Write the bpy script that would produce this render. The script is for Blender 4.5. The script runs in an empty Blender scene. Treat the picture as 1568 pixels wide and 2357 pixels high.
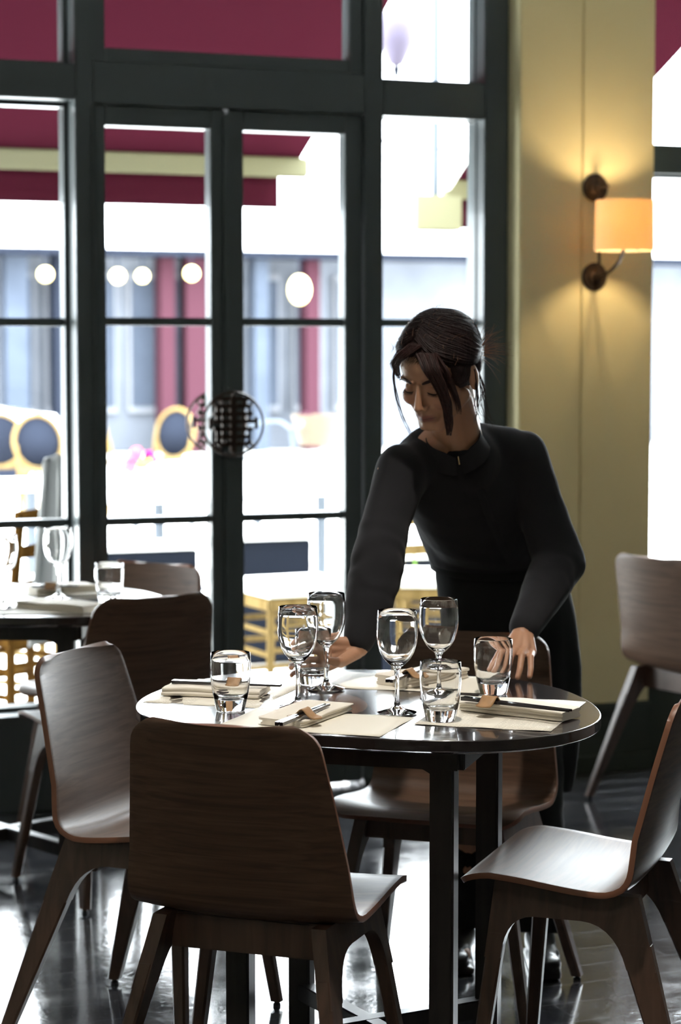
import bpy, bmesh, math, random
import numpy as np
from mathutils import Vector, Matrix, noise
random.seed(7)
PI = math.pi
S = bpy.context.scene
C = S.collection

# ------------------------------------------------------------------ camera
HC = 1.438
PITCH = math.atan(378.5/5000.0)
cd = bpy.data.cameras.new('camera'); cam = bpy.data.objects.new('camera', cd); C.objects.link(cam)
cam.location = (0, 0, HC)
cam.rotation_euler = (PI/2-PITCH, 0, 0)
cd.sensor_fit = 'VERTICAL'; cd.sensor_height = 36; cd.sensor_width = 24
cd.lens = 5000/2357*36
cd.clip_end = 300; cd.clip_start = 0.05
cd.dof.use_dof = True; cd.dof.focus_distance = 4.05; cd.dof.aperture_fstop = 3.9
S.camera = cam

# ------------------------------------------------------------------ light and exposure
SKY = 12.0
w = bpy.data.worlds.new('sky'); S.world = w; w.use_nodes = True
wn = w.node_tree.nodes; wl = w.node_tree.links
bg = wn['Background']; bg.inputs[1].default_value = SKY
g = wn.new('ShaderNodeTexCoord'); sx = wn.new('ShaderNodeSeparateXYZ'); cr = wn.new('ShaderNodeValToRGB')
wl.new(g.outputs['Generated'], sx.inputs[0]); wl.new(sx.outputs[2], cr.inputs[0]); wl.new(cr.outputs[0], bg.inputs[0])
cr.color_ramp.elements[0].position = 0.0; cr.color_ramp.elements[0].color = (.93, .96, 1, 1)
cr.color_ramp.elements[1].position = 0.6; cr.color_ramp.elements[1].color = (.88, .94, 1, 1)
S.view_settings.view_transform = 'Standard'; S.view_settings.look = 'None'
S.view_settings.gamma = 1; S.view_settings.use_curve_mapping = False
S.view_settings.exposure = 1.5

# ------------------------------------------------------------------ helpers
def link(o, parent=None):
    C.objects.link(o)
    if parent is not None: o.parent = parent
    return o
def obj(name, bm, mat, parent=None, smooth=True, angle=35):
    me = bpy.data.meshes.new(name)
    bmesh.ops.recalc_face_normals(bm, faces=bm.faces)
    bm.to_mesh(me); bm.free()
    o = bpy.data.objects.new(name, me)
    for m in (mat if isinstance(mat, (list, tuple)) else [mat]): me.materials.append(m)
    if smooth:
        me.polygons.foreach_set('use_smooth', [True]*len(me.polygons))
        me.set_sharp_from_angle(angle=math.radians(angle))
    return link(o, parent)
def thing(name, label, cat, loc=(0,0,0), rz=0, group=None):
    o = bpy.data.objects.new(name, None); o.empty_display_size = .05
    o.location = loc; o.rotation_euler = (0,0,rz); C.objects.link(o)
    return tag(o, label, cat, group)
def tag(o, label, cat, group=None):
    o['label'] = label; o['category'] = cat
    if group: o['group'] = group
    return o
def copy_tree(o, parent=None):
    c = o.copy(); C.objects.link(c); c.parent = parent
    for ch in list(o.children): copy_tree(ch, c)
    return c
def relabel(o, label, group=None):
    o['label'] = label
    if group: o['group'] = group
    return o
def nb(): return bmesh.new()
def box(bm, c, s, M=None, bev=0, mi=0):
    r = bmesh.ops.create_cube(bm, size=1)
    vs = r['verts']
    for v in vs: v.co = Vector((v.co.x*s[0]+c[0], v.co.y*s[1]+c[1], v.co.z*s[2]+c[2]))
    fs = list({f for v in vs for f in v.link_faces})
    for f in fs: f.material_index = mi
    if bev:
        es = list({e for v in vs for e in v.link_edges})
        rr = bmesh.ops.bevel(bm, geom=es, offset=bev, segments=2, affect='EDGES', clamp_overlap=True)
        vs = list({v for f in rr['faces'] for v in f.verts} | {v for v in vs if v.is_valid})
    if M is not None:
        for v in vs: v.co = M @ v.co
    return vs
def ring_loft(bm, rings, cap=True, closed=True):
    V = [[bm.verts.new(p) for p in r] for r in rings]
    n = len(V[0])
    for a, b in zip(V, V[1:]):
        for i in range(n if closed else n-1):
            j = (i+1) % n
            bm.faces.new((a[i], a[j], b[j], b[i]))
    if cap:
        bm.faces.new(list(reversed(V[0]))); bm.faces.new(V[-1])
    return V
def lathe(bm, prof, n=32, c=(0,0,0), closed=False):
    """profile of (r,z); r==0 ends collapse"""
    rings = []
    for r, z in prof:
        if r < 1e-6: rings.append([bm.verts.new((c[0], c[1], c[2]+z))])
        else: rings.append([bm.verts.new((c[0]+r*math.cos(2*PI*i/n), c[1]+r*math.sin(2*PI*i/n), c[2]+z)) for i in range(n)])
    prs = list(zip(rings, rings[1:]))
    if closed: prs.append((rings[-1], rings[0]))
    for a, b in prs:
        for i in range(n):
            j = (i+1) % n
            if len(a) == 1 and len(b) == 1: continue
            if len(a) == 1: bm.faces.new((a[0], b[i], b[j]))
            elif len(b) == 1: bm.faces.new((a[i], a[j], b[0]))
            else: bm.faces.new((a[i], a[j], b[j], b[i]))
def tube(bm, pts, rad, n=10, cap=True, flat=1.0, up=None):
    pts = [Vector(p) for p in pts]
    if not hasattr(rad, '__len__'): rad = [rad]*len(pts)
    rings = []; prev = None
    for i, p in enumerate(pts):
        t = (pts[min(i+1, len(pts)-1)]-pts[max(i-1, 0)]).normalized()
        if prev is None:
            a = Vector(up) if up else (Vector((0,0,1)) if abs(t.z) < .9 else Vector((1,0,0)))
        else: a = prev
        a = (a-t*a.dot(t)).normalized(); prev = a; b = t.cross(a)
        rings.append([p+a*(rad[i]*flat*math.cos(2*PI*k/n))+b*(rad[i]*math.sin(2*PI*k/n)) for k in range(n)])
    ring_loft(bm, rings, cap)
def spline(pts, n=8):
    P = [Vector(p) for p in pts]; P = [P[0]*2-P[1]]+P+[P[-1]*2-P[-2]]; out = []
    for i in range(1, len(P)-2):
        for k in range(n):
            t = k/n
            a, b, c2, d = P[i-1], P[i], P[i+1], P[i+2]
            out.append(.5*((2*b)+(c2-a)*t+(2*a-5*b+4*c2-d)*t*t+(3*b-a-3*c2+d)*t**3))
    out.append(P[-2]); return out
def ell(bm, c, r, M=None, n=20):
    rr = bmesh.ops.create_uvsphere(bm, u_segments=n, v_segments=max(8, n//2), radius=1)
    for v in rr['verts']:
        v.co = Vector((v.co.x*r[0], v.co.y*r[1], v.co.z*r[2]))
        if M is not None: v.co = M @ v.co
        v.co += Vector(c)
    return rr['verts']
def cap(bm, a, b, ra, rb, n=14):
    a = Vector(a); b = Vector(b); d = b-a; L = d.length
    ell(bm, a, (ra,)*3, n=n); ell(bm, b, (rb,)*3, n=n)
    if L > 1e-5: tube(bm, [a, b], [ra, rb], n=n)
def prism(bm, poly, axis_fn, t0, t1):
    """extrude 2D polygon; axis_fn(u,v,t)->3D"""
    A = [bm.verts.new(axis_fn(u, v, t0)) for u, v in poly]
    B = [bm.verts.new(axis_fn(u, v, t1)) for u, v in poly]
    n = len(poly)
    for i in range(n):
        j = (i+1) % n; bm.faces.new((A[i], A[j], B[j], B[i]))
    bm.faces.new(list(reversed(A))); bm.faces.new(B)

# ------------------------------------------------------------------ materials
def new(name):
    m = bpy.data.materials.new(name); m.use_nodes = True
    return m, m.node_tree.nodes, m.node_tree.links, m.node_tree.nodes['Principled BSDF']
def plain(name, col, rough=.5, metal=0, coat=0, spec=.5, bump=0, bscale=60, var=0, vscale=8, sheen=0):
    m, n, l, p = new(name)
    p.inputs['Base Color'].default_value = (*col, 1); p.inputs['Roughness'].default_value = rough
    p.inputs['Metallic'].default_value = metal; p.inputs['Coat Weight'].default_value = coat
    p.inputs['Specular IOR Level'].default_value = spec; p.inputs['Sheen Weight'].default_value = sheen
    tc = n.new('ShaderNodeTexCoord')
    if var:
        t = n.new('ShaderNodeTexNoise'); t.inputs['Scale'].default_value = vscale; t.inputs['Detail'].default_value = 4
        l.new(tc.outputs['Object'], t.inputs['Vector'])
        r = n.new('ShaderNodeValToRGB'); r.color_ramp.elements[0].position = .3; r.color_ramp.elements[1].position = .7
        r.color_ramp.elements[0].color = (*[c*(1-var) for c in col], 1); r.color_ramp.elements[1].color = (*[min(1, c*(1+var)) for c in col], 1)
        l.new(t.outputs[0], r.inputs[0]); l.new(r.outputs[0], p.inputs['Base Color'])
    if bump:
        t = n.new('ShaderNodeTexNoise'); t.inputs['Scale'].default_value = bscale; t.inputs['Detail'].default_value = 3
        l.new(tc.outputs['Object'], t.inputs['Vector'])
        b = n.new('ShaderNodeBump'); b.inputs['Strength'].default_value = bump; b.inputs['Distance'].default_value = .002
        l.new(t.outputs[0], b.inputs['Height']); l.new(b.outputs[0], p.inputs['Normal'])
    return m
def wood(name, c1, c2, rough=.35, scale=(1.5, 60, 60), coat=.25, axis_rough=.25):
    m, n, l, p = new(name)
    tc = n.new('ShaderNodeTexCoord'); mp = n.new('ShaderNodeMapping'); mp.inputs['Scale'].default_value = scale
    l.new(tc.outputs['Object'], mp.inputs[0])
    t = n.new('ShaderNodeTexNoise'); t.inputs['Scale'].default_value = 1; t.inputs['Detail'].default_value = 6; t.inputs['Distortion'].default_value = .6
    l.new(mp.outputs[0], t.inputs['Vector'])
    r = n.new('ShaderNodeValToRGB'); r.color_ramp.elements[0].position = .32; r.color_ramp.elements[1].position = .68
    r.color_ramp.elements[0].color = (*c1, 1); r.color_ramp.elements[1].color = (*c2, 1)
    l.new(t.outputs[0], r.inputs[0]); l.new(r.outputs[0], p.inputs['Base Color'])
    p.inputs['Roughness'].default_value = rough; p.inputs['Coat Weight'].default_value = coat; p.inputs['Coat Roughness'].default_value = axis_rough
    b = n.new('ShaderNodeBump'); b.inputs['Strength'].default_value = .12; b.inputs['Distance'].default_value = .001
    l.new(t.outputs[0], b.inputs['Height']); l.new(b.outputs[0], p.inputs['Normal'])
    return m
M = {}
M['walnut'] = wood('walnut veneer', (.074, .043, .028), (.132, .078, .050), .42, (3.0, 105, 105), .08, .22)
M['walnut'].node_tree.nodes['Principled BSDF'].inputs['Specular IOR Level'].default_value = .22
M['ply_edge'] = plain('plywood edge', (.20, .085, .045), .45)
M['leg_wood'] = wood('dark walnut leg', (.05, .026, .016), (.10, .055, .035), .42, (40, 40, 3), .15)
M['table_dark'] = plain('dark laminate table top', (.022, .016, .016), .2, coat=.6, bump=.03, bscale=220, var=.3, vscale=20)
M['table_leg'] = wood('black stained wood', (.012, .010, .010), (.028, .022, .020), .4, (40, 40, 3), .2)
M['green'] = plain('dark green joinery paint', (.050, .064, .067), .36, coat=.1, bump=.08, bscale=25, var=.12, vscale=3)
M['yellow'] = plain('ochre yellow wall paint', (.56, .50, .29), .75, bump=.15, bscale=90, var=.05, vscale=2)
M['cream'] = plain('olive cream wall paint', (.34, .32, .26), .8, bump=.1)
M['ceil'] = plain('ceiling paint', (.6, .59, .56), .85)
M['bronze'] = plain('dark bronze', (.045, .03, .022), .42, metal=.75, bump=.15, bscale=80)
M['dado'] = plain('dark green dado paint', (.022, .03, .022), .5, bump=.06)
M['napkin'] = plain('cream linen napkin', (.82, .76, .66), .9, bump=.35, bscale=900, sheen=.2)
M['chopstick'] = plain('black lacquer', (.012, .009, .012), .22, coat=.5)
M['leather'] = plain('tan leather', (.36, .20, .085), .55, bump=.2, bscale=400, var=.12, vscale=60)
M['shirt'] = plain('charcoal cotton', (.0155, .0155, .018), .95, spec=.2, bump=.2, bscale=25, sheen=.05)
M['apron'] = plain('black apron cloth', (.014, .015, .015), .95, spec=.15, bump=.2, bscale=30, sheen=.05)
M['shoe'] = plain('black leather', (.010, .010, .011), .35, bump=.1, bscale=60)
M['collarbit'] = plain('brass hook', (.5, .36, .18), .4, metal=.6)
M['plastic'] = plain('black nylon', (.01, .01, .01), .6)

def glassmat(name, ior=1.5, tint=(1, 1, 1), rough=0):
    m, n, l, p = new(name)
    p.inputs['Base Color'].default_value = (*tint, 1); p.inputs['Roughness'].default_value = rough
    p.inputs['Transmission Weight'].default_value = 1; p.inputs['IOR'].default_value = ior
    return m
M['glass'] = glassmat('clear drinking glass', 1.5)
def pane_mat():
    m = bpy.data.materials.new('window glass'); m.use_nodes = True
    n = m.node_tree.nodes; l = m.node_tree.links; n.clear()
    o = n.new('ShaderNodeOutputMaterial'); mx = n.new('ShaderNodeMixShader')
    t = n.new('ShaderNodeBsdfTransparent'); t.inputs[0].default_value = (.95, .98, .97, 1)
    gl = n.new('ShaderNodeBsdfGlossy'); gl.inputs['Roughness'].default_value = .01
    f = n.new('ShaderNodeFresnel'); f.inputs[0].default_value = 1.35
    l.new(f.outputs[0], mx.inputs[0]); l.new(t.outputs[0], mx.inputs[1]); l.new(gl.outputs[0], mx.inputs[2]); l.new(mx.outputs[0], o.inputs[0])
    return m
M['pane'] = pane_mat()
def skin_mat():
    m, n, l, p = new('skin')
    a = n.new('ShaderNodeAttribute'); a.attribute_name = 'tint'
    l.new(a.outputs['Color'], p.inputs['Base Color'])
    p.inputs['Roughness'].default_value = .48
    p.inputs['Subsurface Weight'].default_value = .15; p.inputs['Subsurface Radius'].default_value = (.012, .004, .002)
    p.inputs['Subsurface Scale'].default_value = .6
    tc = n.new('ShaderNodeTexCoord'); t = n.new('ShaderNodeTexNoise'); t.inputs['Scale'].default_value = 300
    b = n.new('ShaderNodeBump'); b.inputs['Strength'].default_value = .08; b.inputs['Distance'].default_value = .001
    l.new(tc.outputs['Object'], t.inputs['Vector']); l.new(t.outputs[0], b.inputs['Height']); l.new(b.outputs[0], p.inputs['Normal'])
    return m
M['skin'] = skin_mat()
def hair_mat(name, c1, c2):
    m, n, l, p = new(name)
    tc = n.new('ShaderNodeTexCoord'); mp = n.new('ShaderNodeMapping'); mp.inputs['Scale'].default_value = (140, 140, 14)
    mp.inputs['Rotation'].default_value = (.5, .35, 0)
    t = n.new('ShaderNodeTexNoise'); t.inputs['Scale'].default_value = 1; t.inputs['Detail'].default_value = 3; t.inputs['Distortion'].default_value = 1.2
    l.new(tc.outputs['Object'], mp.inputs[0]); l.new(mp.outputs[0], t.inputs['Vector'])
    r = n.new('ShaderNodeValToRGB'); r.color_ramp.elements[0].color = (*c1, 1); r.color_ramp.elements[1].color = (*c2, 1)
    r.color_ramp.elements[0].position = .3; r.color_ramp.elements[1].position = .75
    l.new(t.outputs[0], r.inputs[0]); l.new(r.outputs[0], p.inputs['Base Color']); p.inputs['Roughness'].default_value = .55; p.inputs['Specular IOR Level'].default_value = .3
    b = n.new('ShaderNodeBump'); b.inputs['Strength'].default_value = .7; b.inputs['Distance'].default_value = .003
    l.new(t.outputs[0], b.inputs['Height']); l.new(b.outputs[0], p.inputs['Normal'])
    return m
M['hair'] = hair_mat('dark brown hair', (.010, .006, .006), (.035, .016, .015))
M['hair_backlit'] = hair_mat('backlight-tinted fine hair', (.16, .075, .045), (.34, .18, .11))  # lighter brown paints the backlight from the windows into the wisps
M['hair2'] = hair_mat('reddish brown hair', (.014, .007, .006), (.050, .019, .017))
def floor_mat():
    m, n, l, p = new('black painted floorboards')
    tc = n.new('ShaderNodeTexCoord')
    br = n.new('ShaderNodeTexBrick'); br.offset = .37; br.inputs['Scale'].default_value = 1
    br.inputs['Brick Width'].default_value = 1.15; br.inputs['Row Height'].default_value = .125; br.inputs['Mortar Size'].default_value = .003
    br.inputs['Mortar Smooth'].default_value = .3
    br.inputs['Color1'].default_value = (.020, .021, .026, 1); br.inputs['Color2'].default_value = (.034, .034, .038, 1); br.inputs['Mortar'].default_value = (.10, .10, .11, 1)  # pale seam colour stands in for highlights along the board edges
    l.new(tc.outputs['Object'], br.inputs['Vector'])
    n1 = n.new('ShaderNodeTexNoise'); n1.inputs['Scale'].default_value = 7; n1.inputs['Detail'].default_value = 8; n1.inputs['Roughness'].default_value = .65
    n2 = n.new('ShaderNodeTexNoise'); n2.inputs['Scale'].default_value = 55; n2.inputs['Detail'].default_value = 5
    l.new(tc.outputs['Object'], n1.inputs['Vector']); l.new(tc.outputs['Object'], n2.inputs['Vector'])
    # worn flecks
    rr = n.new('ShaderNodeValToRGB'); rr.color_ramp.elements[0].position = .60; rr.color_ramp.elements[1].position = .72
    rr.color_ramp.elements[0].color = (0, 0, 0, 1); rr.color_ramp.elements[1].color = (1, 1, 1, 1)
    l.new(n1.outputs[0], rr.inputs[0])
    mx = n.new('ShaderNodeMix'); mx.data_type = 'RGBA'; mx.inputs[7].default_value = (.09, .085, .085, 1)
    l.new(rr.outputs[0], mx.inputs[0]); l.new(br.outputs['Color'], mx.inputs[6]); l.new(mx.outputs[2], p.inputs['Base Color'])
    mr = n.new('ShaderNodeMapRange'); mr.inputs[1].default_value = .35; mr.inputs[2].default_value = .7; mr.inputs[3].default_value = .04; mr.inputs[4].default_value = .20
    l.new(n1.outputs[0], mr.inputs[0]); l.new(mr.outputs[0], p.inputs['Roughness'])
    p.inputs['Specular IOR Level'].default_value = .8; p.inputs['Coat Weight'].default_value = .6; p.inputs['Coat Roughness'].default_value = .08
    ad = n.new('ShaderNodeMath'); ad.operation = 'MULTIPLY_ADD'; ad.inputs[1].default_value = .35
    l.new(n2.outputs[0], ad.inputs[0]); l.new(n1.outputs[0], ad.inputs[2])
    a2 = n.new('ShaderNodeMath'); a2.operation = 'MULTIPLY_ADD'; a2.inputs[1].default_value = .9
    l.new(br.outputs['Fac'], a2.inputs[0]); l.new(ad.outputs[0], a2.inputs[2])
    b = n.new('ShaderNodeBump'); b.inputs['Strength'].default_value = .42; b.inputs['Distance'].default_value = .003
    l.new(a2.outputs[0], b.inputs['Height']); l.new(b.outputs[0], p.inputs['Normal'])
    return m
M['floor'] = floor_mat()
def paper_mat():
    m, n, l, p = new('printed paper placemat')
    tc = n.new('ShaderNodeTexCoord'); sp = n.new('ShaderNodeSeparateXYZ'); l.new(tc.outputs['Object'], sp.inputs[0])
    # faint columns of small print (too small to read): broken thin rows
    wv = n.new('ShaderNodeTexWave'); wv.bands_direction = 'Y'; wv.inputs['Scale'].default_value = 25
    l.new(tc.outputs['Object'], wv.inputs['Vector'])
    mp = n.new('ShaderNodeMapping'); mp.inputs['Scale'].default_value = (260, 20, 1); l.new(tc.outputs['Object'], mp.inputs[0])
    nz = n.new('ShaderNodeTexNoise'); nz.inputs['Scale'].default_value = 1; l.new(mp.outputs[0], nz.inputs['Vector'])
    a = n.new('ShaderNodeMath'); a.operation = 'GREATER_THAN'; a.inputs[1].default_value = .93; l.new(wv.outputs[1], a.inputs[0])
    b = n.new('ShaderNodeMath'); b.operation = 'GREATER_THAN'; b.inputs[1].default_value = .45; l.new(nz.outputs[0], b.inputs[0])
    xx = n.new('ShaderNodeMath'); xx.operation = 'ABSOLUTE'; l.new(sp.outputs[0], xx.inputs[0])
    x1 = n.new('ShaderNodeMath'); x1.operation = 'LESS_THAN'; x1.inputs[1].default_value = .13; l.new(xx.outputs[0], x1.inputs[0])
    x2 = n.new('ShaderNodeMath'); x2.operation = 'GREATER_THAN'; x2.inputs[1].default_value = .02; l.new(xx.outputs[0], x2.inputs[0])
    pr = a
    for q in (b, x1, x2):
        k = n.new('ShaderNodeMath'); k.operation = 'MULTIPLY'; l.new(pr.outputs[0], k.inputs[0]); l.new(q.outputs[0], k.inputs[1]); pr = k
    mx = n.new('ShaderNodeMix'); mx.data_type = 'RGBA'
    mx.inputs[6].default_value = (.77, .73, .63, 1); mx.inputs[7].default_value = (.38, .35, .30, 1)
    l.new(pr.outputs[0], mx.inputs[0]); l.new(mx.outputs[2], p.inputs['Base Color']); p.inputs['Roughness'].default_value = .6
    return m
M['paper'] = paper_mat(); M['paper_plain'] = plain('plain cream paper', (.77, .73, .63), .6)
def cloth_trans(name, col, tcol, f=.5):
    m = bpy.data.materials.new(name); m.use_nodes = True
    n = m.node_tree.nodes; l = m.node_tree.links; n.clear()
    o = n.new('ShaderNodeOutputMaterial'); mx = n.new('ShaderNodeMixShader'); mx.inputs[0].default_value = f
    d = n.new('ShaderNodeBsdfDiffuse'); d.inputs[0].default_value = (*col, 1)
    t = n.new('ShaderNodeBsdfTranslucent'); t.inputs[0].default_value = (*tcol, 1)
    l.new(d.outputs[0], mx.inputs[1]); l.new(t.outputs[0], mx.inputs[2]); l.new(mx.outputs[0], o.inputs[0])
    return m
M['awning'] = cloth_trans('burgundy awning canvas', (.032, .006, .011), (.095, .033, .050), .5)
M['shade'] = cloth_trans('cream lamp shade fabric', (.60, .50, .36), (.62, .46, .27), .5)
M['awn_bar'] = plain('pale cream painted bar', (.15, .145, .095), .6)
M['paving'] = plain('pale paving', (.62, .60, .57), .8, bump=.1, bscale=20, var=.1, vscale=2)
M['white_o'] = plain('white paint', (.78, .79, .8), .6)
M['grey_o'] = plain('blue grey shopfront paint', (.034, .041, .055), .6, var=.2, vscale=1.2)
M['mid_o'] = plain('pale grey render', (.078, .085, .100), .8, var=.25, vscale=.8)
M['maroon'] = plain('maroon paint', (.030, .012, .017), .5)
M['navy'] = plain('dark navy paint', (.010, .012, .018), .4)
M['frame_o'] = plain('pale grey window frame', (.125, .13, .145), .8)
M['wicker'] = plain('brown wicker', (.075, .05, .03), .8, var=.3, vscale=60)
M['lilac'] = plain('dusky purple enamel', (.040, .032, .055), .8)
M['teal'] = plain('pale teal screen', (.05, .075, .08), .5)
M['rattan'] = plain('yellow rattan cane', (.125, .085, .034), .55, var=.2, vscale=50, bump=.3, bscale=200)
M['weave'] = plain('dark woven seat', (.010, .012, .018), .6, bump=.5, bscale=120)
M['palewood'] = wood('pale beech wood', (.10, .068, .026), (.15, .105, .045), .5, (30, 30, 3), .1)
M['cushion'] = plain('white cushion cloth', (.8, .8, .78), .85)
M['jacket'] = plain('pale grey cloth', (.16, .165, .16), .85)
M['pink'] = plain('pink petals', (.22, .045, .07), .7, var=.5, vscale=30)
M['magenta'] = plain('magenta petals', (.12, .01, .06), .7)
M['leaf'] = plain('green leaves', (.12, .22, .05), .6)
M['yellowp'] = plain('yellow petals', (.35, .2, .01), .6)
M['steel'] = plain('grey steel', (.07, .08, .095), .35, metal=.8)
M['brown_wood'] = wood('honey brown wood', (.035, .016, .004), (.07, .035, .008), .45, (30, 30, 3), .2)
def emit(name, col, s):
    m, n, l, p = new(name); p.inputs['Emission Color'].default_value = (*col, 1); p.inputs['Emission Strength'].default_value = s
    p.inputs['Base Color'].default_value = (*col, 1); return m
M['bulb'] = emit('warm lamp bulb', (1, .74, .42), 22)
M['globe'] = emit('lit globe lamp', (1, .8, .34), 1.3)

for k in ('awn_bar', 'paving', 'white_o', 'grey_o', 'mid_o', 'maroon', 'navy', 'teal', 'frame_o', 'rattan', 'weave', 'palewood', 'brown_wood', 'cushion', 'pink', 'magenta', 'leaf', 'yellowp', 'steel'):
    p_ = M[k].node_tree.nodes['Principled BSDF']; p_.inputs['Specular IOR Level'].default_value = .0; p_.inputs['Coat Weight'].default_value = 0; p_.inputs['Roughness'].default_value = .8
M['steel'].node_tree.nodes['Principled BSDF'].inputs['Metallic'].default_value = 0
# ------------------------------------------------------------------ setting: room shell (wall frame: s along, d outward, z up)
A = math.atan(.39); CA, SA = math.cos(A), math.sin(A); Y0 = 7.04
def W(s, d, z): return Vector((s*CA-d*SA, Y0+s*SA+d*CA, z))
WM = Matrix.Translation((0, Y0, 0)) @ Matrix.Rotation(A, 4, 'Z')
def struct(name, bm, mat, parent=None, **k):
    o = obj(name, bm, mat, parent, **k)
    if parent is None:
        o.matrix_world = WM; o['kind'] = 'structure'
    return o
SL, SR, DB, HT = -3.6, 5.6, -9.6, 3.5     # room extents
b = nb(); box(b, ((SL+SR)/2, DB/2+.08, -.05), (SR-SL, -DB+.16, .1)); struct('floor', b, M['floor'], smooth=False)
b = nb(); box(b, ((SL+SR)/2, DB/2, HT+.05), (SR-SL, -DB, .1)); struct('ceiling', b, M['ceil'], smooth=False)
b = nb(); box(b, (SL-.06, DB/2, HT/2), (.12, -DB, HT)); struct('wall_left', b, M['cream'], smooth=False)
b = nb(); box(b, (SR+.06, DB/2, HT/2), (.12, -DB, HT)); struct('wall_right', b, M['cream'], smooth=False)
b = nb(); box(b, ((SL+SR)/2, DB-.06, HT/2), (SR-SL, .12, HT)); struct('wall_rear', b, M['cream'], smooth=False)
# front wall timber frame: header above the windows, fixed posts and rails
ZT = 3.15
def post(bm, s0, s1, z0, z1, d0=0, d1=.14, bev=.004): box(bm, ((s0+s1)/2, (d0+d1)/2, (z0+z1)/2), (s1-s0, d1-d0, z1-z0), bev=bev)
b = nb()
post(b, SL, SR, ZT, HT, 0, .3)                 # header
struct('wall_front', b, M['green'])
b = nb()
post(b, -.872, -.816, 0, ZT, 0, .16)            # between left window and door
post(b, .084, .149, 0, ZT, 0, .14)              # between door and sidelight
post(b, .510, .597, 0, ZT, 0, .14)              # against the column
post(b, -.816, .084, 2.185, 2.315, 0, .14)      # transom rails
post(b, .149, .510, 2.185, 2.305, 0, .14)
post(b, -2.05, -.872, 2.195, 2.305, 0, .16)
post(b, .149, .510, 0, .30, 0, .14); post(b, -2.05, -.872, 0, .30, 0, .16)
post(b, SL, -2.05, 0, ZT, 0, .3)
# small beads that catch the light beside the door
post(b, -.822, -.814, 0, 2.185, -.008, .0, .002); post(b, .082, .090, 0, 2.185, -.008, .0, .002)
struct('trim_1', b, M['green'])
b = nb(); box(b, (.33, -.006, .15), (.30, .012, .2), bev=.003); struct('trim_2', b, M['green'])

def window(name, s0, s1, z0, z1, fw, d0, d1, bars=(), gd=None, vbars=()):
    b = nb()
    post(b, s0, s0+fw, z0, z1, d0, d1); post(b, s1-fw, s1, z0, z1, d0, d1)
    post(b, s0+fw, s1-fw, z1-fw, z1, d0, d1); post(b, s0+fw, s1-fw, z0, z0+fw, d0, d1)
    for z in bars: post(b, s0+fw, s1-fw, z-.0125, z+.0125, d0+.01, d1-.005)
    for s in vbars: post(b, s-.02, s+.02, z0+fw, z1-fw, d0+.005, d1)
    o = struct(name, b, M['green'])
    gd = gd if gd is not None else (d0+d1)/2
    gb = nb(); v = [gb.verts.new(p) for p in ((s0+fw*.5, gd, z0+fw*.5), (s1-fw*.5, gd, z0+fw*.5), (s1-fw*.5, gd, z1-fw*.5), (s0+fw*.5, gd, z1-fw*.5))]
    gb.faces.new(v); obj('pane', gb, M['pane'], o)
    return o
window('window_1', -2.05, -.872, .30, 2.195, .014, .09, .16, (1.517, .888), .13, (-1.47,))
window('window_2', -2.05, -.872, 2.305, ZT, .014, .09, .16, (), .13)
window('window_3', -.816, .084, 2.315, ZT, .045, .02, .09)
window('window_4', .149, .510, 2.305, ZT, .004, .07, .11)
window('window_5', .149, .510, .30, 2.185, .004, .06, .11, (1.519, .893), .09)
# right of the column: tall shop window
b = nb(); post(b, 1.10, SR, 0, .60, 0, .16); struct('trim_3', b, M['dado'])
b = nb(); post(b, 1.10, 2.63, 2.03, 2.12, 0, .16); post(b, 2.55, 2.63, .6, ZT, 0, .16); struct('trim_4', b, M['green'])
b = nb(); post(b, 2.63, SR, .60, ZT, 0, .16); struct('wall_front_right', b, M['yellow'])
window('window_6', 1.10, 2.55, .60, 2.03, .012, .04, .10); window('window_7', 1.10, 2.55, 2.12, ZT, .012, .04, .10)

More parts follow.
